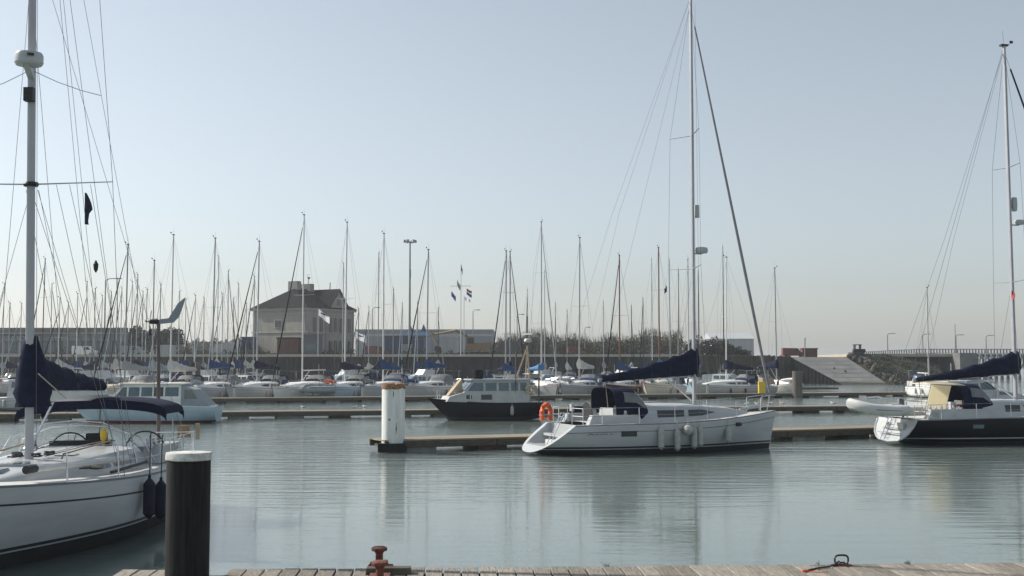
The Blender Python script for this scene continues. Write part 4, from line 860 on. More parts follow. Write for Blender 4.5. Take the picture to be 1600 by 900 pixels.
MB().tube([(6.2, 1.45, 1.52), (10.0, .82, 1.62)], .06, 10).build('spinnaker_pole', 'sparwhite', ly); MB().tube([(9.85, .85, 1.62), (10.15, .8, 1.62)], .075, 8).build('pole_end', 'black', ly)
MB().box((3.4, 0, 1.5), (.35, .5, .8), taper=.8).build('cockpit_table', 'black', ly); MB().box((3.9, -.2, 1.62), (.25, 1.3, .3)).build('instrument_panel', 'black', ly)
fit_rails(ly, h3, 1.4, 11.3, 7, .62, .014)
zs = Z(288, 23.6)
fit_rig(ly, h3, 7.7, 15.9, 1.62, .085, 'nearspar', [(zs, 1.52, .12), (11.4, 1.2, .1)], boom=(2.84, 4.75, -.1), boomr=.1, cover=None, jib='navycloth', jibr=.1, wr=.0055, far=False, boomm='sparwhite', seed=9)
sail_cover(ly, 'navycloth', 7.6, 2.95, 3.0, 2.9, .74, .24, .2, seed=11, ties=True)
rows = []                                          # the cover's front, laced round the mast
for k in range(11):
    u = k / 10; z_ = 2.62 + 1.36 * u; rx = .42 * (1 - u) ** .8 * (1 if u > .15 else .75) + .11; ry = .3 * (1 - u) ** .9 * (1 if u > .12 else .7) + .11
    rows.append([Vector((7.62 - .1 * (1 - u) + rx * math.cos(a) * (.8 if math.cos(a) > 0 else 1.1) + random.uniform(-.02, .02), ry * math.sin(a) + random.uniform(-.02, .02), z_)) for a in [2 * math.pi * j / 14 for j in range(14)]])
MB().loft(rows, closed=True, caps=True).build('mast_collar_cover', 'navycloth', ly, smooth=70)
MB().tube([(7.95, .25, 3.25), (7.4, .5, 2.85), (6.8, .4, 2.75)], .012, 5).build('cover_lashing', 'rope', ly)
ms3 = [c for c in ly.children if c.name.startswith('mast') and 'collar' not in c.name][0]
zr = Z(96, 23.5)
rd = MB().lathe([(.08, -.13), (.24, -.12), (.265, -.08), (.265, .06), (.24, .11), (.1, .125)], (8.0, 0.05, zr), 28).build('radar_dome', 'white', ms3)
MB().box((8.255, 0.17, zr + .03), (.012, .12, .05), rz=.45).build('maker_mark', 'black', rd, smooth=0)
MB().prism([Vector((7.78, -.04, zr - .35)), Vector((7.78, -.04, zr - .12)), Vector((8.1, -.04, zr - .12))], (0, .12, 0)).build('radar_bracket', 'white', rd, smooth=0)
MB().box((7.82, 0, Z(148, 23.5)), (.16, .18, .26)).build('deck_light', 'black', ms3); MB().lathe([(.13, -.04), (.15, 0), (.13, .04)], (7.7, 0, zs), 14).build('spreader_collar', 'black', ms3)
tipp = Vector((7.58, 1.52, zs)); zc = Z(147, 23.5)
for sg in (1, -1): MB().tube([(7.75, 0, Z(108, 23.5)), (7.72, sg * .5, Z(127, 23.5)), (7.68, sg * .95, Z(140, 23.5)), (7.62, sg * 1.3, zc)], .007, 5).build('radar_cable', 'greycloth', ms3)
for i, (a_, b_) in enumerate((((7.6, 0, 15.8), (.3, .8, 1.3)), ((7.6, 0, 15.8), (.3, -.8, 1.3)), ((7.5, 0, 15.8), (3.0, .0, 2.9)), ((7.6, .1, 11.4), (.9, 1.4, 1.5)), ((7.6, -.1, 11.4), (.9, -1.4, 1.5)), ((7.62, .12, zs - .1), (5.2, .16, 2.9)), ((7.62, -.12, zs - .1), (5.2, -.16, 2.9)), ((7.62, .1, zs - .1), (4.0, .16, 2.9)), ((7.6, .7, zs), (6.8, 1.7, 1.3)), ((7.6, .45, zs), (7.0, 1.5, 1.3)), ((7.6, 1.1, zs), (6.7, 1.75, 1.35)), ((7.9, .15, 15), (7.9, .2, 1.8)), ((7.7, 0, 11.4), (9.6, 0, 1.7)))):
    MB().tube([a_, b_], .005, 4).build(['backstay', 'running_line', 'halyard'][0 if i < 2 else (1 if i < 8 else 2)], 'wire', ly)
rows = [[Vector((7.56 - .1 * q, .98 + .0 * q + dx_ * q * .2, Z(300, 23.6) - z_)) for q in (0, 1)] for z_, dx_ in ((0, .05), (.1, .3), (.2, .5), (.32, .62), (.4, .3), (.55, .2), (.62, .25))]
MB().loft(rows).build('courtesy_flag', 'flagdark', ly, smooth=60)
MB().lathe([(.01, 0), (.04, .06), (.05, .16), (.02, .22), (.01, .24)], (7.5, 1.18, Z(426, 23.6)), 10).build('signal_light', 'black', ly)
for k_, (cx_, cy_) in enumerate(((7.95, .22), (7.55, -.28), (7.45, .3), (8.05, -.1))):
    c_ = Vector((cx_, cy_, 1.7)); MB().tube([c_ + Vector((.07 * math.cos(a) * (1 + .2 * math.sin(a * 2.3)), .09 * math.sin(a) * (1 + .15 * math.cos(a * 1.7)), .03 + .03 * math.sin(a * .7 + k_))) for a in [j * .55 for j in range(36)]], .012, 5).build('rope_coil', 'darkrope', ly)
for y_, x1_ in ((.3, 4.3), (.45, 4.2), (-.35, 4.3), (-.5, 4.2)): MB().tube([(7.6, y_ * .6, 1.68), (6.0, y_, 1.75), (x1_, y_ * 1.4, 1.77)], .009, 5).build('deck_line', random.choice(['rope', 'darkrope', 'bluecloth']), ly)
# bimini over the cockpit, folded flat on its hoops
rows = []
for x_, k_ in ((2.15, .94), (2.3, 1), (3.0, 1.0), (3.7, .98), (3.85, .9)):
    rows.append([Vector((x_, 1.66 * math.sin(a), 2.27 + .42 * k_ * math.cos(a) ** .6)) for a in [math.pi / 2 * q / 8 * .985 for q in range(-8, 9)]])
bi = MB(); bi.loft(rows); lo = [[p - Vector((0, 0, .2)) for p in r_] for r_ in rows]
bi.loft([rows[-1], lo[-1]]); bi.loft([rows[0], lo[0]]); bm_ = bi.build('bimini', 'navycloth', ly, smooth=60)
for sg in (1, -1):
    for x_ in (2.3, 3.1): MB().tube([(x_, sg * 1.62, 2.25), (x_ - .2, sg * 1.58, 1.75), (2.7 - .3 * (x_ > 3), sg * 1.56, 1.25)], .014, 6).build('bimini_hoop', 'steel', ly)
for sg in (1, -1):
    mb = MB(); mb.tube([(5.6, sg * 1.5, 1.3), (5.2, sg * 1.25, 1.95), (5.0, sg * .6, 2.2), (5.0, 0, 2.25)], .014, 6); mb.tube([(4.2, sg * 1.5, 1.3), (4.5, sg * 1.25, 1.85), (4.7, sg * .6, 2.1), (4.7, 0, 2.14)], .014, 6); mb.build('sprayhood_hoop', 'steel', ly)
# wind generator on a stern pole
wx, wy = .75, .72
MB().tube([(wx, wy, 1.2), (wx, wy, Z(505, 30.5))], .045, 8).build('generator_pole', 'pilegrey', ly)
def wg(px, py): q = P(px, py, 30.5); return Vector((wx, (q.x + 8.72), q.z)) + Vector((0, wy, 0))
o_ = P(240, 505, 30.5).x
vane = [(236, 503), (243, 499.5), (256, 498), (271, 475), (282, 466), (281, 472), (272, 496), (263, 505), (240, 507)]
MB().prism([Vector((wx - .03, wy + (P(a_, b_, 30.5).x - o_), P(a_, b_, 30.5).z)) for a_, b_ in vane], (.06, 0, 0)).build('generator_vane', 'greycloth', ly, smooth=0)
hb = Vector((wx + .02, wy - .12, Z(503, 30.5))); mb = MB(); mb.lathe([(.02, -.12), (.06, -.08), (.07, .1), (.03, .14)], hb[:], 10, axis='y')
mb.build('generator_hub', 'black', ly)
for a_ in (2.2, 4.3, 6.2): MB().prism([hb + Vector((0, -.1, 0)), hb + Vector((.36 * math.cos(a_), -.1, .36 * math.sin(a_))), hb + Vector((.34 * math.cos(a_ + .15), -.13, .34 * math.sin(a_ + .15)))], (0, .012, 0)).build('generator_blade', 'black', ly, smooth=0)
E3 = Matrix.Translation(ly.location) @ Matrix.Rotation(R(-87.9), 4, 'Z')
for x_, z_, lb_ in ((7.05, .82, 'dark navy fender on the left yacht, left of the pair'), (6.35, .72, 'dark navy fender on the left yacht, nearest the black pile')):
    p = h3.side(x_, 1.0, 1, .13); p.z = z_; fender(E3, p, .78, .115, 'fenddark', lb_, 'fenders hanging on the left yacht', 1.3)
rb = thing('rescue_line_bag', 'yellow rescue line bag hanging on the left yacht', 'rescue line', E3 @ Vector((4.1, .32, 1.75)))
MB().lathe([(.03, 0), (.065, .05), (.075, .15), (.06, .24), (.03, .28)], n=12).build('bag', 'yellow', rb); MB().tube([(0, 0, -.4), (0, 0, 0)], .03, 6).tube([(0, 0, .35), (0, 0, .5)], .012, 5).build('strap', 'rope', rb)
MB().box((0, 0, 0), (.12, .32, .3), taper=.8).build('outboard_bracket', 'teak', ly).location = (.35, 1.25, 1.75)
MB().box((0, 0, 0), (.08, .1, .4), rz=.2).build('danbuoy', 'tancloth', ly).location = (.4, 1.6, 1.75)

# ------------------------------------------------------------------ sailing boats in the far rows
def sailboat(px, ytop, row, label, L=9.6, hd=-95, topside='white_b', stripe='bluestripe', cover='bluecloth', jib=None, mastm='alu2', ns=1, hood=None, B=None, stern_in=False, dY=0, flagm=None, boomz=None, fenders=0):
    L = L * 1.1; B = B or L * .15; m = .56 * L; hood = hood or random.choice(['navycloth', 'bluecloth', 'clear', 'greycloth', 'blackcloth'])
    Y = 120.0
    for _ in range(6):
        xw = X(px, Y, 6); base = {'B': YB, 'C': YC, 'D': YD}[row](xw)
        Y = base + 2.2 + .7 + (m if stern_in else L - m) + dY
    hdr = R(hd); root = (X(px, Y, 6) - m * math.cos(hdr), Y - m * math.sin(hdr), 0)
    t = thing('sailboat', label, 'sailing boat', root, hdr, {'B': 'sailing boats on the second pontoon', 'C': 'sailing boats along the third pontoon', 'D': 'sailing boats on the farthest pontoon'}[row])
    h = Hull(L, B, (1.15, 1.2, 1.55), rake=random.uniform(-.3, .5), bowr=random.uniform(.6, 1.3), bs=random.uniform(.6, .8))
    build_hull(t, h, ['teak' if random.random() < .25 else stripe, topside, stripe, 'boot', topside, random.choice(['antifoul', 'redfoul', 'boot'])], .22, 12, boot=(.26, .2, .15))
    coachroof(t, h, [(.34 * L, B * .68, .62), (.45 * L, B * .7, .62), (.66 * L, B * .55, .5), (.82 * L, B * .3, .15)], m='white_b' if topside != 'cream' else 'cream', wins=((.37 * L, .5 * L, .3, .7, 0), (.52 * L, .63 * L, .3, .7, 1)))
    MB().box((.2 * L, 0, 1.32), (.26 * L, B * 1.25, .36), taper=.9).build('cockpit_coaming', 'white_b', t)
    MB().box((.16 * L, 0, 1.75), (.1, .5, .7), taper=.8).build('helm', 'black', t)
    sprayhood(t, h, .25 * L, .4 * L, B * .7, 1.15, hood, 1.4)
    if random.random() < .45: MB().box((.12 * L, 0, 2.9), (.16 * L, B * 1.1, .05)).build('solar_panel', 'glass2', t, smooth=0); MB().tube([(.1 * L, B * .55, 1.2), (.1 * L, B * .55, 2.9), (.1 * L, -B * .55, 2.9), (.1 * L, -B * .55, 1.2)], .03, 6).build('stern_arch', 'steel', t)
    if random.random() < .4: MB().box((.1 * L, 0, 1.75), (.16 * L, B * 1.35, .75), taper=.8).build('cockpit_tent', random.choice(['navycloth', 'greycloth', 'bluecloth', 'tancloth']), t)
    for sg in (1, -1):
        for q in (.45, .62): MB().lathe([(.02, -.3), (.1, -.2), (.1, .2), (.02, .3)], h.side(q * L, .7, sg, .1)[:], 8).build('fender', random.choice(['fend', 'fend', 'fenddark', 'bluecloth']), t)
    fit_rails(t, h, .12 * L, .86 * L, 5, .62, .02, wires=True, post='sparwhite')
    if random.random() < .55:
        wc = random.choice(['navycloth', 'bluecloth', 'whitecover', 'greycloth', 'redstripe'])
        for sg in (1, -1): MB().loft([[h.side(q_ * L, h.z_at(q_ * L), sg, -.05) + Vector((0, 0, v_ * .58 + random.uniform(-.02, .02))) for v_ in (.08, .5, 1)] for q_ in (.06, .12, .18, .24, .3)]).build('weather_cloth', wc, t)
    MB().tube([(L * .95, .05, h.z_at(L * .95) + .1), (L + .1, 0, h.s(1) + .05), (L + .25, 0, h.s(1) - .25)], .05, 6).build('anchor', 'galv', t)
    if random.random() < .5: MB().lathe([(.1, -.2), (.2, -.15), (.2, .1), (.08, .2)], (.05 * L, -.5 * B, 1.75), 9).build('outboard_motor', random.choice(['black', 'rubberdk', 'fend']), t)
    if random.random() < .5: MB().tube([(L * .7, -.3, h.z_at(L * .7) + .5), (L * .78, -.2, h.z_at(L * .78) + .55), (L * .88, 0, h.z_at(L * .88) + .5)], .28, 8, flat=.6).build('stowed_dinghy', random.choice(['rubber', 'rubberdk', 'greycloth', 'bluecloth', 'orange']), t)
    MB().box((L * .78, 0, h.z_at(L * .78) + .2), (.5, .5, .08)).build('hatch', 'glass2', t)
    zt = Z(ytop + 4, Y); zdeck = 1.75; spr = [(zdeck + (zt - zdeck) * .52, B * .62, .1)] if ns == 1 else [(zdeck + (zt - zdeck) * .36, B * .62, .1), (zdeck + (zt - zdeck) * .68, B * .5, .1)]
    bz = boomz or random.uniform(2.9, 3.25)
    fit_rig(t, h, m, zt, zdeck, .085 if row != 'D' else .065, mastm, spr, boom=(bz, (.34 if cover else .34) * L, random.uniform(-.1, .15)), cover=cover, jib=jib, jibr=.065, wr=.008, cov=(random.uniform(.8, 1.25), .34), covw=.26, seed=int(px), jibtop=random.choice([.97, .97, .86]), lean=random.uniform(-.05, .25))
    if flagm:
        mb = MB(); flag(mb, (m - .3, -.5, zdeck + (zt - zdeck) * .8), .6, .7, .5, px); mb.build('flag', flagm, t, smooth=60)
    if random.random() < .7:
        MB().tube([Vector((.1, .75 * B, 1.0)), Vector((-.15, .78 * B, 2.3))], .02, 5).build('ensign_staff', 'sparwhite', t)
        mb = MB(); flag(mb, (-.15, .78 * B, 2.3), .25, .5, .6, px); mb.build('ensign', random.choice(['flagred', 'flagblue', 'flagred', 'flagwhite']), t, smooth=60)
    if random.random() < .5: MB().tube([Vector((.2, -.6 * B + .17 * math.sin(a), 1.5 + .2 * math.cos(a))) for a in [.7 + k * .5 for k in range(11)]], .06, 6).build('horseshoe_buoy', random.choice(['orange', 'red', 'yellow', 'fend']), t)
    return t
SB = sailboat
# front row, left to right
SB(196, 378, 'C', 'sailing boat with tan and blue cover, left of the wind generator pole', 9.5, -112, 'cream', 'redstripe', 'greycover', 'blackcloth', hood='greycover')
SB(239, 403, 'C', 'white sailing boat hidden behind the wind generator pole', 8.8, -112, 'white_b', 'greystripe', 'greycloth', dY=13)
SB(267, 363, 'C', 'white sailing boat with white sail cover, right of the wind generator pole', 10.5, -113, 'white_b', 'greystripe', 'whitecover', None, 'sparwhite', 1, 'blackcloth')
SB(332, 368, 'C', 'white sailing boat with blue gunwale beside the dark slim pile', 9.4, -108, 'white', 'bluestripe', 'bluecloth', None, 'alu2', 1, None)
SB(402, 373, 'C', 'white sailing boat with black furled jib left of the house front', 11, -112, 'white', 'greystripe', 'navycloth', 'blackcloth', 'alu2', 1, 'navycloth')
SB(473, 332, 'C', 'sailing boat with the tallest far mast, standing before the house', 11.5, -112, 'white_b', 'redstripe', None, 'blackcloth', 'sparwhite', 1)
SB(539, 343, 'C', 'pale blue sailing boat with navy mast cover, right of the house', 10.2, -112, 'lightblue', 'bluestripe', 'navycloth', None, 'sparwhite', 1, 'blackcloth')
SB(599, 361, 'C', 'sailing boat with blue cover just left of the white pile top', 10.0, -112, 'white', 'bluestripe', 'bluecloth', None, 'sparwhite', 1, 'bluecloth')
SB(667, 386, 'C', 'white sailing boat with rust red stripe and blue sail cover', 9.8, -118, 'white', 'redstripe', 'bluecloth', 'blackcloth', 'alu2', 1, 'clear')
SB(790, 388, 'C', 'sailing boat with navy furled jib, left of two crossing jibs', 9.6, -112, 'white_b', 'bluestripe', 'bluecloth', 'navycloth', 'alu2', 2, 'bluecloth')
SB(797, 389, 'C', 'sailing boat with navy furled jib, right of two crossing jibs', 9.6, -66, 'white_b', 'greystripe', 'navycloth', 'navycloth', 'alu2', 2, dY=14)
SB(846, 343, 'C', 'white sailing boat with tall white mast behind the trawler stern', 10.6, -72, 'white', 'redstripe', 'brightblue', 'greycloth', 'sparwhite', 2)
SB(905, 367, 'C', 'white sailing boat with loose cream sail on its boom', 9.8, -118, 'white', 'greystripe', 'whitecover', None, 'alu2', 1)
SB(968, 395, 'C', 'sailing boat with brown wooden mast and black furled jib', 9.6, -115, 'navy', 'redstripe', 'bluecloth', 'blackcloth', 'sparwood', 1)
SB(1030, 383, 'C', 'sailing boat with tall brown mast and bright blue cover', 10, -116, 'cream', 'redstripe', 'brightblue', None, 'sparwood', 2)
SB(1076, 402, 'C', 'pale blue hulled sailing boat half hidden by the main mast', 9.2, -90, 'lightblue', 'bluestripe', 'navycloth', None, 'sparwhite', 1, 'navycloth', dY=13)
SB(1134, 398, 'C', 'white sailing boat lying nearly sideways with navy sail covers', 10.2, -150, 'white', 'greystripe', 'navycloth', None, 'sparwhite', 1, 'navycloth', dY=-3.5)
SB(1213, 415, 'C', 'small white sailing boat between yellow locker and slipway', 8.6, -62, 'white_b', 'greystripe', 'navycloth', None, 'alu2', 1)
# back row
BR = [(14, 470, 'bare thin mast boat at the left edge, far row'), (66, 400, 'dark masted boat just right of the left yacht mast, far row'), (91, 462, 'short masted boat left of the long shop sign end, far row'), (120, 455, 'boat with thin mast left of the curved lamp, far row'),
      (147, 447, 'boat with thin mast below the dark courtesy flag, far row'), (181, 432, 'grey masted boat right of the curved lamp, far row'), (213, 425, 'boat with mast in front of the round dark tree, far row'), (227, 448, 'boat with short mast left of the generator vane, far row'),
      (249, 440, 'boat with mast rising behind the generator vane, far row'), (290, 465, 'short masted boat left of the dark slim pile, far row'), (304, 458, 'boat with mast straight above the dark slim pile, far row'), (339, 398, 'boat with second mast right beside the blue gunwale boat'),
      (356, 420, 'boat with leaning mast left of the house, far row'), (371, 440, 'boat with short mast nearest the house gutter, far row'), (396, 428, 'boat with mast at the left edge of the house, far row'), (535, 408, 'boat with mast over the right corner of the house, far row'),
      (591, 392, 'boat with mast just left of the light tower pair, far row'), (614, 448, 'short masted boat between house and light tower, far row'), (652, 470, 'short masted boat right of the light tower, far row'), (824, 450, 'short masted boat right of the crossing jibs, far row'),
      (851, 420, 'boat with dark mast beside the tall white mast, far row'), (1019, 402, 'boat with grey mast left of the tall brown mast, far row'), (1047, 403, 'boat with pale mast and dark flag right of the tall brown mast'),
      (1061, 417, 'boat with short brown mast left of the main yacht mast, far row'), (1092, 420, 'boat with dark mast right behind the main yacht mast'), (1131, 382, 'boat with thin white mast behind the navy covered sailing boat')]
for i, (px, yt, lb_) in enumerate(BR):
    SB(px, yt, 'D', lb_, random.uniform(8.4, 10), random.choice([-95, -92, 85, -100]), random.choice(['white_b', 'white', 'cream', 'lightblue', 'navy', 'blue_hull', 'redstripe', 'white_b']), random.choice(['bluestripe', 'greystripe', 'redstripe']),
       random.choice(['bluecloth', 'navycloth', 'whitecover', 'greycloth', 'bluecloth']), random.choice([None, None, 'greycloth', 'blackcloth']), 'sparwood' if px == 1061 else ('sparblack' if px in (66, 1092) else random.choice(['alu2', 'alu2', 'sparwhite'])), 1 if yt > 410 else 2, random.choice([None, 'bluecloth', 'navycloth']), flagm='flagdark' if px == 1047 else None, dY=random.uniform(-2, 2))
BE = [(4, 440, 'boat with mast at the very left edge, behind the other rows'), (31, 470, 'low masted boat left of the near yacht mast, behind other rows'), (79, 440, 'boat with mast between near yacht mast and its shroud, behind other rows'), (105, 468, 'boat with short mast above the long shop roof, behind other rows'), (134, 436, 'boat with mast left of the curved lamp, behind other rows'),
      (158, 458, 'boat with mast just left of the curved lamp pole, behind other rows'), (172, 452, 'boat with mast right under the curved lamp arm, behind other rows'), (188, 446, 'boat with mast beside the tan covered boat, behind other rows'), (205, 436, 'boat with mast left of the round dark tree, behind other rows'), (222, 452, 'boat with mast over the dark trees, behind other rows'),
      (279, 452, 'boat with mast right of the generator vane, behind other rows'), (318, 462, 'boat with mast right of the dark slim pile, behind other rows'), (347, 455, 'boat with mast before the storage tent, behind other rows'), (364, 462, 'boat with mast over the far wood, behind other rows'), (384, 470, 'boat with mast before the house cabin, behind other rows'),
      (560, 478, 'boat with low mast right of the house corner, behind other rows'), (576, 476, 'boat with low mast beside the slim lamp post, behind other rows'), (628, 470, 'boat with low mast left of the light tower, behind other rows'), (685, 478, 'boat with low mast left of the excavator arm, behind other rows'), (868, 470, 'boat with low mast right of the tall white mast, behind other rows'),
      (886, 482, 'boat with low mast left of the cream sail, behind other rows'), (943, 468, 'boat with mast left of the brown wooden mast, behind other rows'), (987, 474, 'boat with mast right of the brown wooden mast, behind other rows'), (1005, 462, 'boat with mast before the hedge top, behind other rows')]
for px, yt, lb_ in BE:
    SB(px, yt, 'D', lb_, random.uniform(7.4, 9.4), random.choice([-95, -105, 78, -100]), random.choice(['white_b', 'white', 'cream', 'lightblue', 'navy', 'blue_hull', 'white_b']), random.choice(['bluestripe', 'greystripe', 'redstripe']),
       random.choice(['bluecloth', 'navycloth', 'whitecover', 'greycloth', 'greycover']), random.choice([None, 'greycloth', 'blackcloth', 'navycloth']), random.choice(['alu2', 'alu2', 'sparblack', 'alu']), random.choice([1, 2]), None, dY=random.uniform(20, 26))
pontoon('pontoon hidden behind every row of boats, nearest the quay', (-85, 152), 20, 120, 2.2, gap_plank=10, float_every=12)
SB(1450, 446, 'B', 'small sailing boat whose thin mast stands behind the navy yacht boom', 6.4, -80, 'white_b', 'greystripe', None, None, 'sparwhite', 1, B=1.1, boomz=2.6, dY=32)

# ------------------------------------------------------------------ motorboats
def cabin(root, prof, hw, top_in, m, name='cabin'):     # prof: side outline (x, z), narrowed towards its top
    zs = [p[1] for p in prof]; z0, z1 = min(zs), max(zs); k = lambda z: hw - top_in * (z - z0) / (z1 - z0)
    mb = MB(); a_ = [Vector((x, k(z), z)) for x, z in prof]; b_ = [Vector((x, -k(z), z)) for x, z in prof]; n = len(prof)
    mb.add(a_ + b_, [tuple(range(n)), tuple(range(2 * n - 1, n - 1, -1))] + [(i, n + i, n + (i + 1) % n, (i + 1) % n) for i in range(n)]); o = mb.build(name, m, root, smooth=25)
    def pane(poly, wm='glass', off=.012, nm='window'):
        for sg in (1, -1):
            q = [Vector((x, sg * (k(z) + off), z)) for x, z in poly]; MB().prism(q, (0, -sg * .05, 0)).build(nm, wm, o, smooth=0)
    return o, pane, k
def motorboat(px, Y, L, hd, label, topside='white', wm='glass', fly=False, B=None, stripe='bluestripe', canopy=None, group='motor cruisers among the sailing boats', top='white'):
    B = B or L * .17; t = thing('motor_cruiser', label, 'motorboat', (X(px, Y, 1), Y, 0), R(hd), group); h = Hull(L, B, (.95, 1.05, 1.45), rake=-.1, bowr=1.0, bs=.9, tmax=.4)
    build_hull(t, h, [stripe, topside, stripe, 'boot', topside, 'antifoul'], .25, 12, boot=(.22, .17, .12))
    c, pane, k = cabin(t, [(.2 * L, 1.0), (.2 * L, 2.35), (.5 * L, 2.4), (.6 * L, 1.75), (.82 * L, 1.45), (.86 * L, 1.15)], B * .8, .22, top)
    for a_, b_ in ((.23, .33), (.345, .46)): pane([(a_ * L, 1.75), (b_ * L, 1.75), (b_ * L - .05, 2.2), (a_ * L, 2.2)], wm)
    pane([(.475 * L, 1.75), (.575 * L, 1.78), (.50 * L, 2.22), (.475 * L, 2.22)], wm); pane([(.63 * L, 1.42), (.74 * L, 1.4), (.72 * L, 1.56), (.63 * L, 1.62)], wm)
    n_ = Vector((.65, 0, .1 * L)).normalized()
    for y_ in (-.5, 0, .5):
        a_, b_ = Vector((.51 * L, 0, 2.33)), Vector((.592 * L, 0, 1.81)); d_ = Vector((.6, 0, .75)).normalized() * .015
        MB().prism([a_ + Vector((0, (y_ - .21) * B * 1.2, 0)) + d_, a_ + Vector((0, (y_ + .21) * B * 1.2, 0)) + d_, b_ + Vector((0, (y_ + .21) * B * 1.2, 0)) + d_, b_ + Vector((0, (y_ - .21) * B * 1.2, 0)) + d_], d_ * -3).build('windscreen', wm, c, smooth=0)
    if fly:
        cabin(t, [(.22 * L, 2.36), (.2 * L, 2.95), (.4 * L, 3.0), (.46 * L, 2.4)], B * .62, .05, 'white', 'flybridge')
        MB().tube([(.2 * L, B * .6, 2.3), (.12 * L, B * .55, 3.2), (.12 * L, -B * .55, 3.2), (.2 * L, -B * .6, 2.3)], .06, 7).build('radar_arch', 'white', t)
    if canopy: cabin(t, [(.0 * L + .2, 1.0), (.04 * L, 2.3), (.2 * L, 2.4), (.2 * L, 1.0)], B * .78, .15, canopy, 'canopy')
    fit_rails(t, h, .3 * L, .9 * L, 5, .5, .018, pushpit=False)
    for q in (.2, .45, .6): MB().lathe([(.02, -.3), (.1, -.2), (.1, .2), (.02, .3)], h.side(q * L, .55, -1, .1)[:], 8).build('fender', 'fend', t)
    MB().tube([(.3 * L, 0, 2.4), (.3 * L, 0, 3.6)], .02, 5).build('aerial', 'sparwhite', t)
    return t
mc = motorboat(-8, 96, 9.5, -12, 'white motor cruiser with red buoy box at the left edge', canopy=None, wm='glass2')
MB().box((7.2, -1.5, 1.7), (.6, .15, .7)).build('buoy_box', 'red', mc)
motorboat(100, 117, 10, -8, 'white flybridge cruiser behind the left yacht boom cover', fly=True)
motorboat(628, 150, 9, -85, 'white motor cruiser with blue windows right above the white pile', wm='glass2')
motorboat(702, 140, 8.5, -160, 'small white wheelhouse cruiser behind the navy motorboat bow', wm='glass2')
motorboat(752, 138, 9, -20, 'white motor cruiser with blue canopy behind the trawler wheelhouse', canopy='bluecloth')
motorboat(432, 139, 8.5, -80, 'white motor cruiser with navy canopy in front of brick outbuilding', canopy='navycloth')
motorboat(510, 142, 9, -100, 'white cabin cruiser between house front and grey upturned tender', fly=False, canopy='greycloth')
motorboat(1432, 86, 9.2, 14, 'white cruiser with teal windows behind the navy yacht', wm='glass2', B=1.5)
MC = [(176, 'D', -30, 'flybridge cruiser right of the curved lamp, among the far masts', 0), (232, 'D', -150, 'white cruiser just right of the generator pole, far row', 'navycloth'), (296, 'D', -25, 'flybridge cruiser left of the dark slim pile, far row', 0), (362, 'D', -35, 'white cruiser with grey canopy below the storage tent', 'greycloth'),
      (574, 'D', -150, 'flybridge cruiser below the small white cabin, far row', 0), (640, 'D', -20, 'white cruiser with canopy at the foot of the light tower', 'bluecloth'), (690, 'D', -140, 'flybridge cruiser below the excavator bucket, far row', 0), (815, 'D', -30, 'white cruiser with grey canopy right of the crossing jibs', 'greycloth'),
      (872, 'D', -155, 'flybridge cruiser left of the boat with loose white sail', 0), (935, 'D', -35, 'white cruiser with navy canopy right of the loose white sail', 'navycloth'), (1000, 'D', -150, 'flybridge cruiser left of the tall brown mast, far row', 0), (1098, 'D', -30, 'white cruiser right of the main yacht mast, far row', 'greycloth')]
for px, row, hd_, lb_, cn in MC:
    Y = 150.0
    for _ in range(6): Y = YD(X(px, Y)) - 3.6
    motorboat(px, Y, random.uniform(6.6, 8), hd_, lb_, fly=not cn, canopy=cn or None, wm=random.choice(['glass', 'glass2']), stripe=random.choice(['bluestripe', 'greystripe', 'redstripe']), topside=random.choice(['white_b', 'white_b', 'cream', 'blue_hull']), top='white_b')
# upturned grey tender carried beside the tall masted boat
td = thing('tender', 'grey upturned inflatable tender in front of the house', 'tender', (X(497, YC(-15) + 2.6, 1), YC(-14) + 2.8, 1.05), R(4))
MB().tube([(1.55, .55, .1), (.4, .6, .1), (-.8, .55, .1), (-1.55, 0, .1), (-.8, -.55, .1), (.4, -.6, .1), (1.55, -.55, .1)], .36, 10).build('tube', 'greycloth', td, smooth=60)
MB().prism([Vector((1.5, -.45, -.3)), Vector((1.5, -.5, .62)), Vector((-1.2, -.5, .6)), Vector((-1.6, -.45, .2)), Vector((-1.3, -.45, -.3))], (0, .9, 0)).build('floor', 'greycloth', td)
for z_ in (-.12, .32): MB().tube([(1.5, -.93, z_), (.4, -.97, z_), (-.9, -.9, z_)], .03, 5).build('strake', 'rubberdk', td)
MB().box((.2, .3, -.75), (2.6, .3, .5)).build('cradle', 'rubberdk', td)

# navy trawler yacht on the second pontoon
tw = thing('trawler', 'navy hulled motorboat with white wheelhouse and A-frame mast', 'motorboat', (X(838, 80, 1), 79.4, 0), R(195))
ht_ = Hull(7.1, 1.35, (1.12, 1.12, 1.42), rake=-.1, bowr=1.35, bs=.9, tmax=.4)
build_hull(tw, ht_, ['navy', 'navy', 'navy', 'navy', 'navy', 'antifoul'], .2, 16, deckm='deck')
c, pane, k = cabin(tw, [(.75, 1.0), (.75, 2.5), (4.35, 2.5), (5.0, 1.75), (5.9, 1.5), (6.1, 1.2)], 1.1, .14, 'greycabin')
for a_, b_ in ((.95, 1.35), (1.5, 1.95), (2.1, 2.75), (2.9, 3.6)): pane([(a_, 1.85), (b_, 1.85), (b_, 2.36), (a_, 2.36)], 'glass2')
pane([(3.75, 1.85), (4.75, 1.85), (4.36, 2.36), (3.75, 2.36)], 'glass2'); pane([(3.2, 1.3), (3.9, 1.3), (3.9, 1.62), (3.2, 1.62)], 'glass'); pane([(4.5, 1.35), (4.85, 1.35), (4.85, 1.6), (4.5, 1.6)], 'glass')
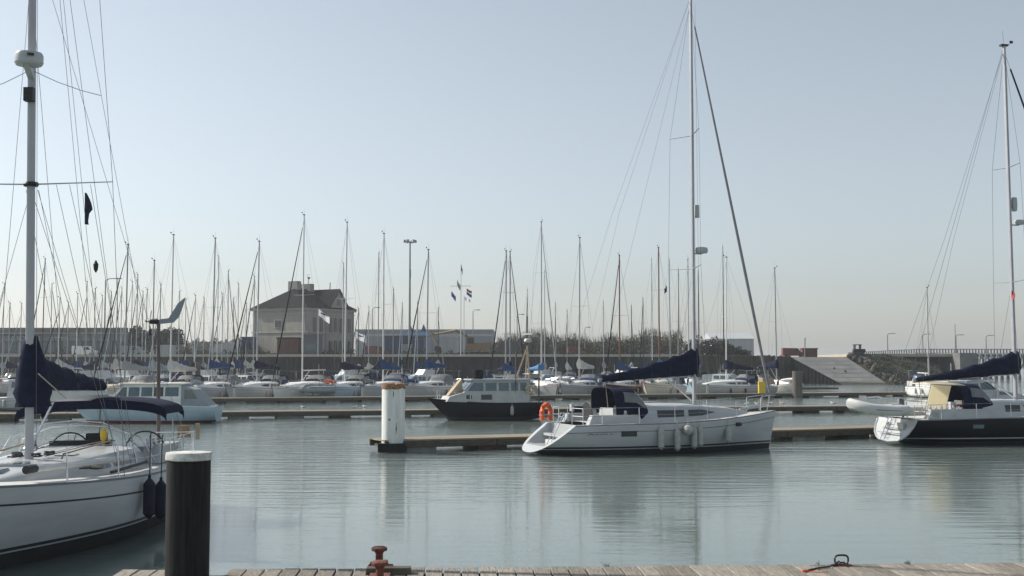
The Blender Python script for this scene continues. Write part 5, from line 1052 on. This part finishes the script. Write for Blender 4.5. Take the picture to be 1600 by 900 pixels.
for y_ in (-.68, 0, .68): MB().prism([Vector((4.42, y_ - .3, 2.42)), Vector((4.42, y_ + .3, 2.42)), Vector((4.95, y_ + .3, 1.84)), Vector((4.95, y_ - .3, 1.84))], (.02, 0, .02)).build('windscreen', 'glass2', c, smooth=0)
MB().box((2.5, 0, 2.55), (4.1, 2.2, .09)).build('cabin_roof', 'white', tw); MB().lathe([(.32, 0), (.33, .5), (.3, .56)], (3.9, .2, 2.6), 16).build('water_tank', 'blackcloth', tw)
mb = MB()
for p0_, p1_ in (((.6, .75, 1.1), (.6, .0, 4.7)), ((.6, -.75, 1.1), (.6, 0, 4.7)), ((1.35, 0, 2.6), (.6, 0, 4.6)), ((.6, .55, 2.9), (.6, -.55, 2.9))): mb.tube([p0_, p1_], .05, 6)
mb.build('a_frame', 'tancloth', tw)
# turn the frame so that its A faces the water
MB().tube([(.6, 0, 4.6), (.6, 0, 6.6)], .03, 6).build('aerial', 'black', tw); MB().lathe([(.05, -.1), (.24, -.06), (.26, .04), (.2, .14), (.04, .17)], (.6, .1, 5.0), 14).build('radar_dome', 'white', tw)
MB().box((.6, .0, 5.45), (.1, .9, .1), rz=.5).build('radar_scanner', 'white', tw); MB().tube([(.1, .9, 1.0), (.1, .9, 3.6)], .05, 6).build('stern_post', 'pilegrey', tw); MB().tube([(1.7, 1.0, 1.0), (1.6, .95, 4.3)], .05, 6).build('side_post', 'pilegrey', tw)
MB().tube([Vector((.8, 1.16, 1.95)) + Vector((.24 * math.cos(a), .05, .24 * math.sin(a))) for a in [k_ * math.pi / 8 for k_ in range(17)]], .07, 8).build('lifebuoy', 'creamcloth', tw)
fit_rails(tw, ht_, 4.6, 6.4, 3, .5, .018, pushpit=False)
MB().prism([Vector((4.9, -.5, 1.5)), Vector((5.9, -.4, 1.5)), Vector((5.0, -.3, 2.6))], (0, .8, 0)).build('deck_cover', 'tancloth', tw, smooth=0)
ET = Matrix.Translation(tw.location) @ Matrix.Rotation(R(195), 4, 'Z'); p = ht_.side(2.0, .6, 1, .1); p.z = .62; fender(ET, p, .6, .11, 'fend', 'white fender hanging on the navy motorboat', 'fenders on the second pontoon')
# pale cabin cruiser with grey tent, at the left on the second pontoon
cc = thing('cabin_cruiser', 'pale cabin cruiser with grey canvas tent behind the left bimini', 'motorboat', (X(341, 75.2, 1), 75.2, 0), R(183))
hc = Hull(9.0, 1.45, (1.0, 1.08, 1.35), rake=-.05, bowr=1.3, bs=.92, tmax=.4)
build_hull(cc, hc, ['white_b', 'lightblue', 'lightblue', 'redfoul', 'redfoul', 'redfoul'], .2, 16, boot=(.16, .12, .08))
c, pane, k = cabin(cc, [(2.0, .95), (2.0, 2.3), (5.4, 2.3), (6.05, 1.6), (7.6, 1.35), (7.9, 1.1)], 1.22, .16, 'white_b')
for a_, b_ in ((2.15, 2.95), (3.7, 4.35), (4.45, 5.1)): pane([(a_, 1.6), (b_, 1.6), (b_ - .02, 2.14), (a_, 2.14)], 'glass2')
pane([(3.05, 1.6), (3.6, 1.6), (3.6, 2.14), (3.05, 2.14)], 'glass'); pane([(5.2, 1.6), (5.85, 1.6), (5.42, 2.14), (5.2, 2.14)], 'glass2')
for y_ in (-.72, 0, .72): MB().prism([Vector((5.47, y_ - .32, 2.22)), Vector((5.47, y_ + .32, 2.22)), Vector((6.0, y_ + .32, 1.68)), Vector((6.0, y_ - .32, 1.68))], (.02, 0, .02)).build('windscreen', 'shedlight', c, smooth=0)
MB().box((3.7, 0, 2.33), (3.6, 2.3, .08)).build('cabin_roof', 'cream', cc)
tc_, pane, k = cabin(cc, [(.3, 1.0), (.62, 1.35), (1.2, 2.0), (1.99, 2.28), (1.99, 1.0)], 1.25, .14, 'greycloth', 'canvas_tent'); pane([(1.0, 1.45), (1.8, 1.45), (1.8, 2.0), (1.35, 1.95)], 'clear', nm='clear_panel')
fit_rails(cc, hc, 5.6, 8.2, 4, .5, .018, pushpit=False)

# ------------------------------------------------------------------ gulls
def gull(p, rz, label, sit=False):
    t = thing('gull', label, 'gull', p, rz, 'gulls on the pontoons and water'); z = .0 if sit else .12
    MB().lathe([(.01, -.2), (.05, -.15), (.085, -.02), (.08, .08), (.045, .15), (.02, .18)], (0, 0, z + .07), 10, axis='x').build('body', 'gull', t, smooth=60)
    MB().lathe([(.01, -.05), (.045, -.02), (.045, .03), (.02, .06), (.006, .12)], (.17, 0, z + .17), 8, axis='x').tube([(.12, 0, z + .09), (.16, 0, z + .16)], .04, 7).build('head', 'gull', t, smooth=60)
    for s_ in (1, -1): MB().prism([Vector((.1, s_ * .075, z + .1)), Vector((-.05, s_ * .085, z + .13)), Vector((-.3, s_ * .03, z + .08)), Vector((-.05, s_ * .09, z + .05))], (0, s_ * .012, 0)).build('wing', 'gullgrey', t)
    if not sit:
        for s_ in (1, -1): MB().tube([(0, s_ * .03, 0), (0, s_ * .03, .1)], .008, 4).build('leg', 'yellow', t)
def on_b(px): 
    Y = 85.0
    for _ in range(6): Y = YB(X(px, Y)) + .6
    return (X(px, Y, .5), Y, .5)
for px, rz, lb_ in ((1166, .3, 'gull on second pontoon, left one of the pair left of the bow'), (1184, 2.9, 'gull on second pontoon, right one of the pair left of the bow'), (1203, .2, 'gull on second pontoon just left of the yacht forestay'), (1223, 3.0, 'gull on second pontoon just right of the yacht forestay'), (1302, 2.7, 'gull on second pontoon left of the hanging dinghy')): gull(on_b(px), rz, lb_)
for px, py, rz, lb_ in ((474, 637, 2.8, 'gull floating on the water below the grey tender'), (554, 637.5, .4, 'dark gull floating left of the white pile, the left one'), (570, 636.5, 2.5, 'pale gull floating nearest left of the white pile')):
    Y = H * F / (py - 572); gull((X(px, Y), Y, 0), rz, lb_, True)

# ------------------------------------------------------------------ front boardwalk
DZ = .55
bw = bpy.data.objects.new('boardwalk', None); sc.collection.objects.link(bw); bw['kind'] = 'structure'
bx0 = X(186, 17.4, DZ); by0 = 17.52; bang = math.atan2(.55, 11.6); bw.location = (bx0, by0, 0); bw.rotation_euler = (0, 0, bang)
pw = .25; pile_x = X(293, 17.0, DZ) - bx0
for i in range(62):
    x_ = pw * (i + .5); ln = 3.4; y1 = 0 + random.uniform(-.012, .012)
    if abs(x_ - pile_x) < .43: y1 = -.92
    mb = MB(); zj = random.uniform(-.006, .006); a_ = pw / 2 - random.uniform(.009, .015)
    mb.box((x_, (y1 - 3.4) / 2, DZ - .03 + zj), (2 * a_, 3.4 + y1, .06)); o = mb.build('plank', 'plank', bw, smooth=0)
    bv = o.modifiers.new('bevel', 'BEVEL'); bv.width = .008; bv.segments = 2
    for y_ in (-.18,):
        for q in (-.06, .06): pass
MB().box((7.7, -.14, DZ - .2), (15.4, .12, .26)).build('edge_beam', 'pontside', bw, smooth=0); MB().box((7.7, -3.2, DZ - .2), (15.4, .12, .26)).build('edge_beam', 'pontside', bw, smooth=0)
for i in range(6): MB().box((.6 + 2.9 * i, -1.7, DZ - .55), (.3, 3.0, .45)).build('bearer', 'pontside', bw, smooth=0)
EB = Matrix.Translation(bw.location) @ Matrix.Rotation(bang, 4, 'Z')
def deck(px, y): return Vector((X(px, by0 + y, DZ) - bx0, y, DZ))
bo = thing('double_bollard', 'rusty red double mooring bollard on the boardwalk edge', 'bollard', EB @ deck(592, -.16), bang); bo.scale = (.92, 1, .92)
MB().box((.0, -.03, .035), (.40, .3, .07), taper=.93).box((.03, -.8, .02), (.3, 1.3, .04)).build('base_plate', 'rust', bo)
MB().box((.07, .1, .08), (.1, .12, .1), taper=.6).box((-.12, .05, .07), (.12, .1, .08), taper=.6).build('web', 'rust', bo)
post = [(.10, .02), (.07, .06), (.058, .1), (.056, .24), (.075, .275), (.115, .285), (.122, .305), (.118, .33), (.09, .345), (.02, .35)]
MB().lathe(post, (-.02, .02, 0), 24).build('post', 'rust', bo); MB().lathe([(r_ * 1.0, z_) for r_, z_ in post], (.07, -1.25, 0), 24).build('post', 'rust', bo)
MB().box((0, 0, .045), (.62, .2, .09), taper=.97).build('timber_block', 'pontside', smooth=0, label='dark timber block under the rusty bollard', category='timber block').matrix_world = Matrix.Translation(EB @ deck(603, -.5)) @ Matrix.Rotation(bang, 4, 'Z')
rg = thing('mooring_ring', 'dark iron mooring ring standing on the boardwalk edge', 'mooring ring', EB @ deck(1330, -.14), bang)
MB().tube([(.1 * math.copysign(abs(math.cos(a)) ** .6, math.cos(a)), .01 * math.cos(a), .085 + .068 * math.copysign(abs(math.sin(a)) ** .7, math.sin(a))) for a in [2 * math.pi * k_ / 24 for k_ in range(25)]], .014, 8).build('ring', 'black', rg)
MB().box((0, 0, .012), (.3, .12, .024), taper=.9).tube([(-.04, 0, .0), (-.02, .0, .05), (.04, 0, .05), (.06, 0, 0)], .014, 6).build('base_plate', 'rust', rg)
rp = thing('rope', 'dark rope with frayed orange end trailing from the mooring ring', 'rope', EB @ deck(1322, -.2), bang)
MB().tube([(.05, .05, .07), (-.02, .02, .03), (-.12, -.06, .014), (-.3, -.16, .013), (-.46, -.3, .013), (-.56, -.42, .014)], .013, 7).build('strand', 'darkrope', rp)
MB().tube([(-.55, -.42, .014), (-.6, -.46, .02), (-.63, -.47, .016)], .018, 7).tube([(-.55, -.43, .012), (-.42, -.5, .01), (-.28, -.5, .01)], .006, 5).build('frayed_end', 'orange', rp)
for px, k_, lb_ in ((950, 9, 'dry weed tuft on the boardwalk edge below the white yacht'), (1292, 6, 'dry weed tuft just left of the mooring ring'), (1330, 5, 'thin weed stalk behind the mooring ring'), (1438, 14, 'low bushy weed tuft right of the mooring ring')):
    mb = MB()
    for _ in range(k_):
        a_ = random.uniform(0, 6.28); l_ = random.uniform(.05, .15); q = Vector((random.uniform(-.06, .06), random.uniform(-.02, .02), 0)); e_ = q + Vector((math.cos(a_) * l_ * .5, math.sin(a_) * l_ * .3, l_ * .8)); mb.tube([q, q.lerp(e_, .5) + Vector((0, 0, .015)), e_], .004, 3, r2=.001)
    leaves(mb, (0, 0, .03), (.09, .03, .04), k_ * 3, .012); mb.build('weed_tuft', 'grass', smooth=0, label=lb_, category='weed', group='weeds on the boardwalk').matrix_world = Matrix.Translation(EB @ deck(px, -.03)) @ Matrix.Scale(.65, 4)

# ------------------------------------------------------------------ haze over the harbour
def haze():
    m = bpy.data.materials.new('sea haze'); m.use_nodes = True; t = m.node_tree; t.nodes.clear()
    v = t.nodes.new('ShaderNodeVolumePrincipled'); v.inputs['Density'].default_value = .00028; v.inputs['Color'].default_value = (.91, .95, 1.0, 1); v.inputs['Anisotropy'].default_value = .45
    o = t.nodes.new('ShaderNodeOutputMaterial'); t.links.new(v.outputs[0], o.inputs['Volume'])
    MB().prism([Vector((x_, y_, -3.2)) for x_, y_ in ((-2100, -80), (2100, -80), (2100, 2900), (-2100, 2900))], (0, 0, 31.5)).build('haze', m, smooth=0, kind='stuff')
haze()
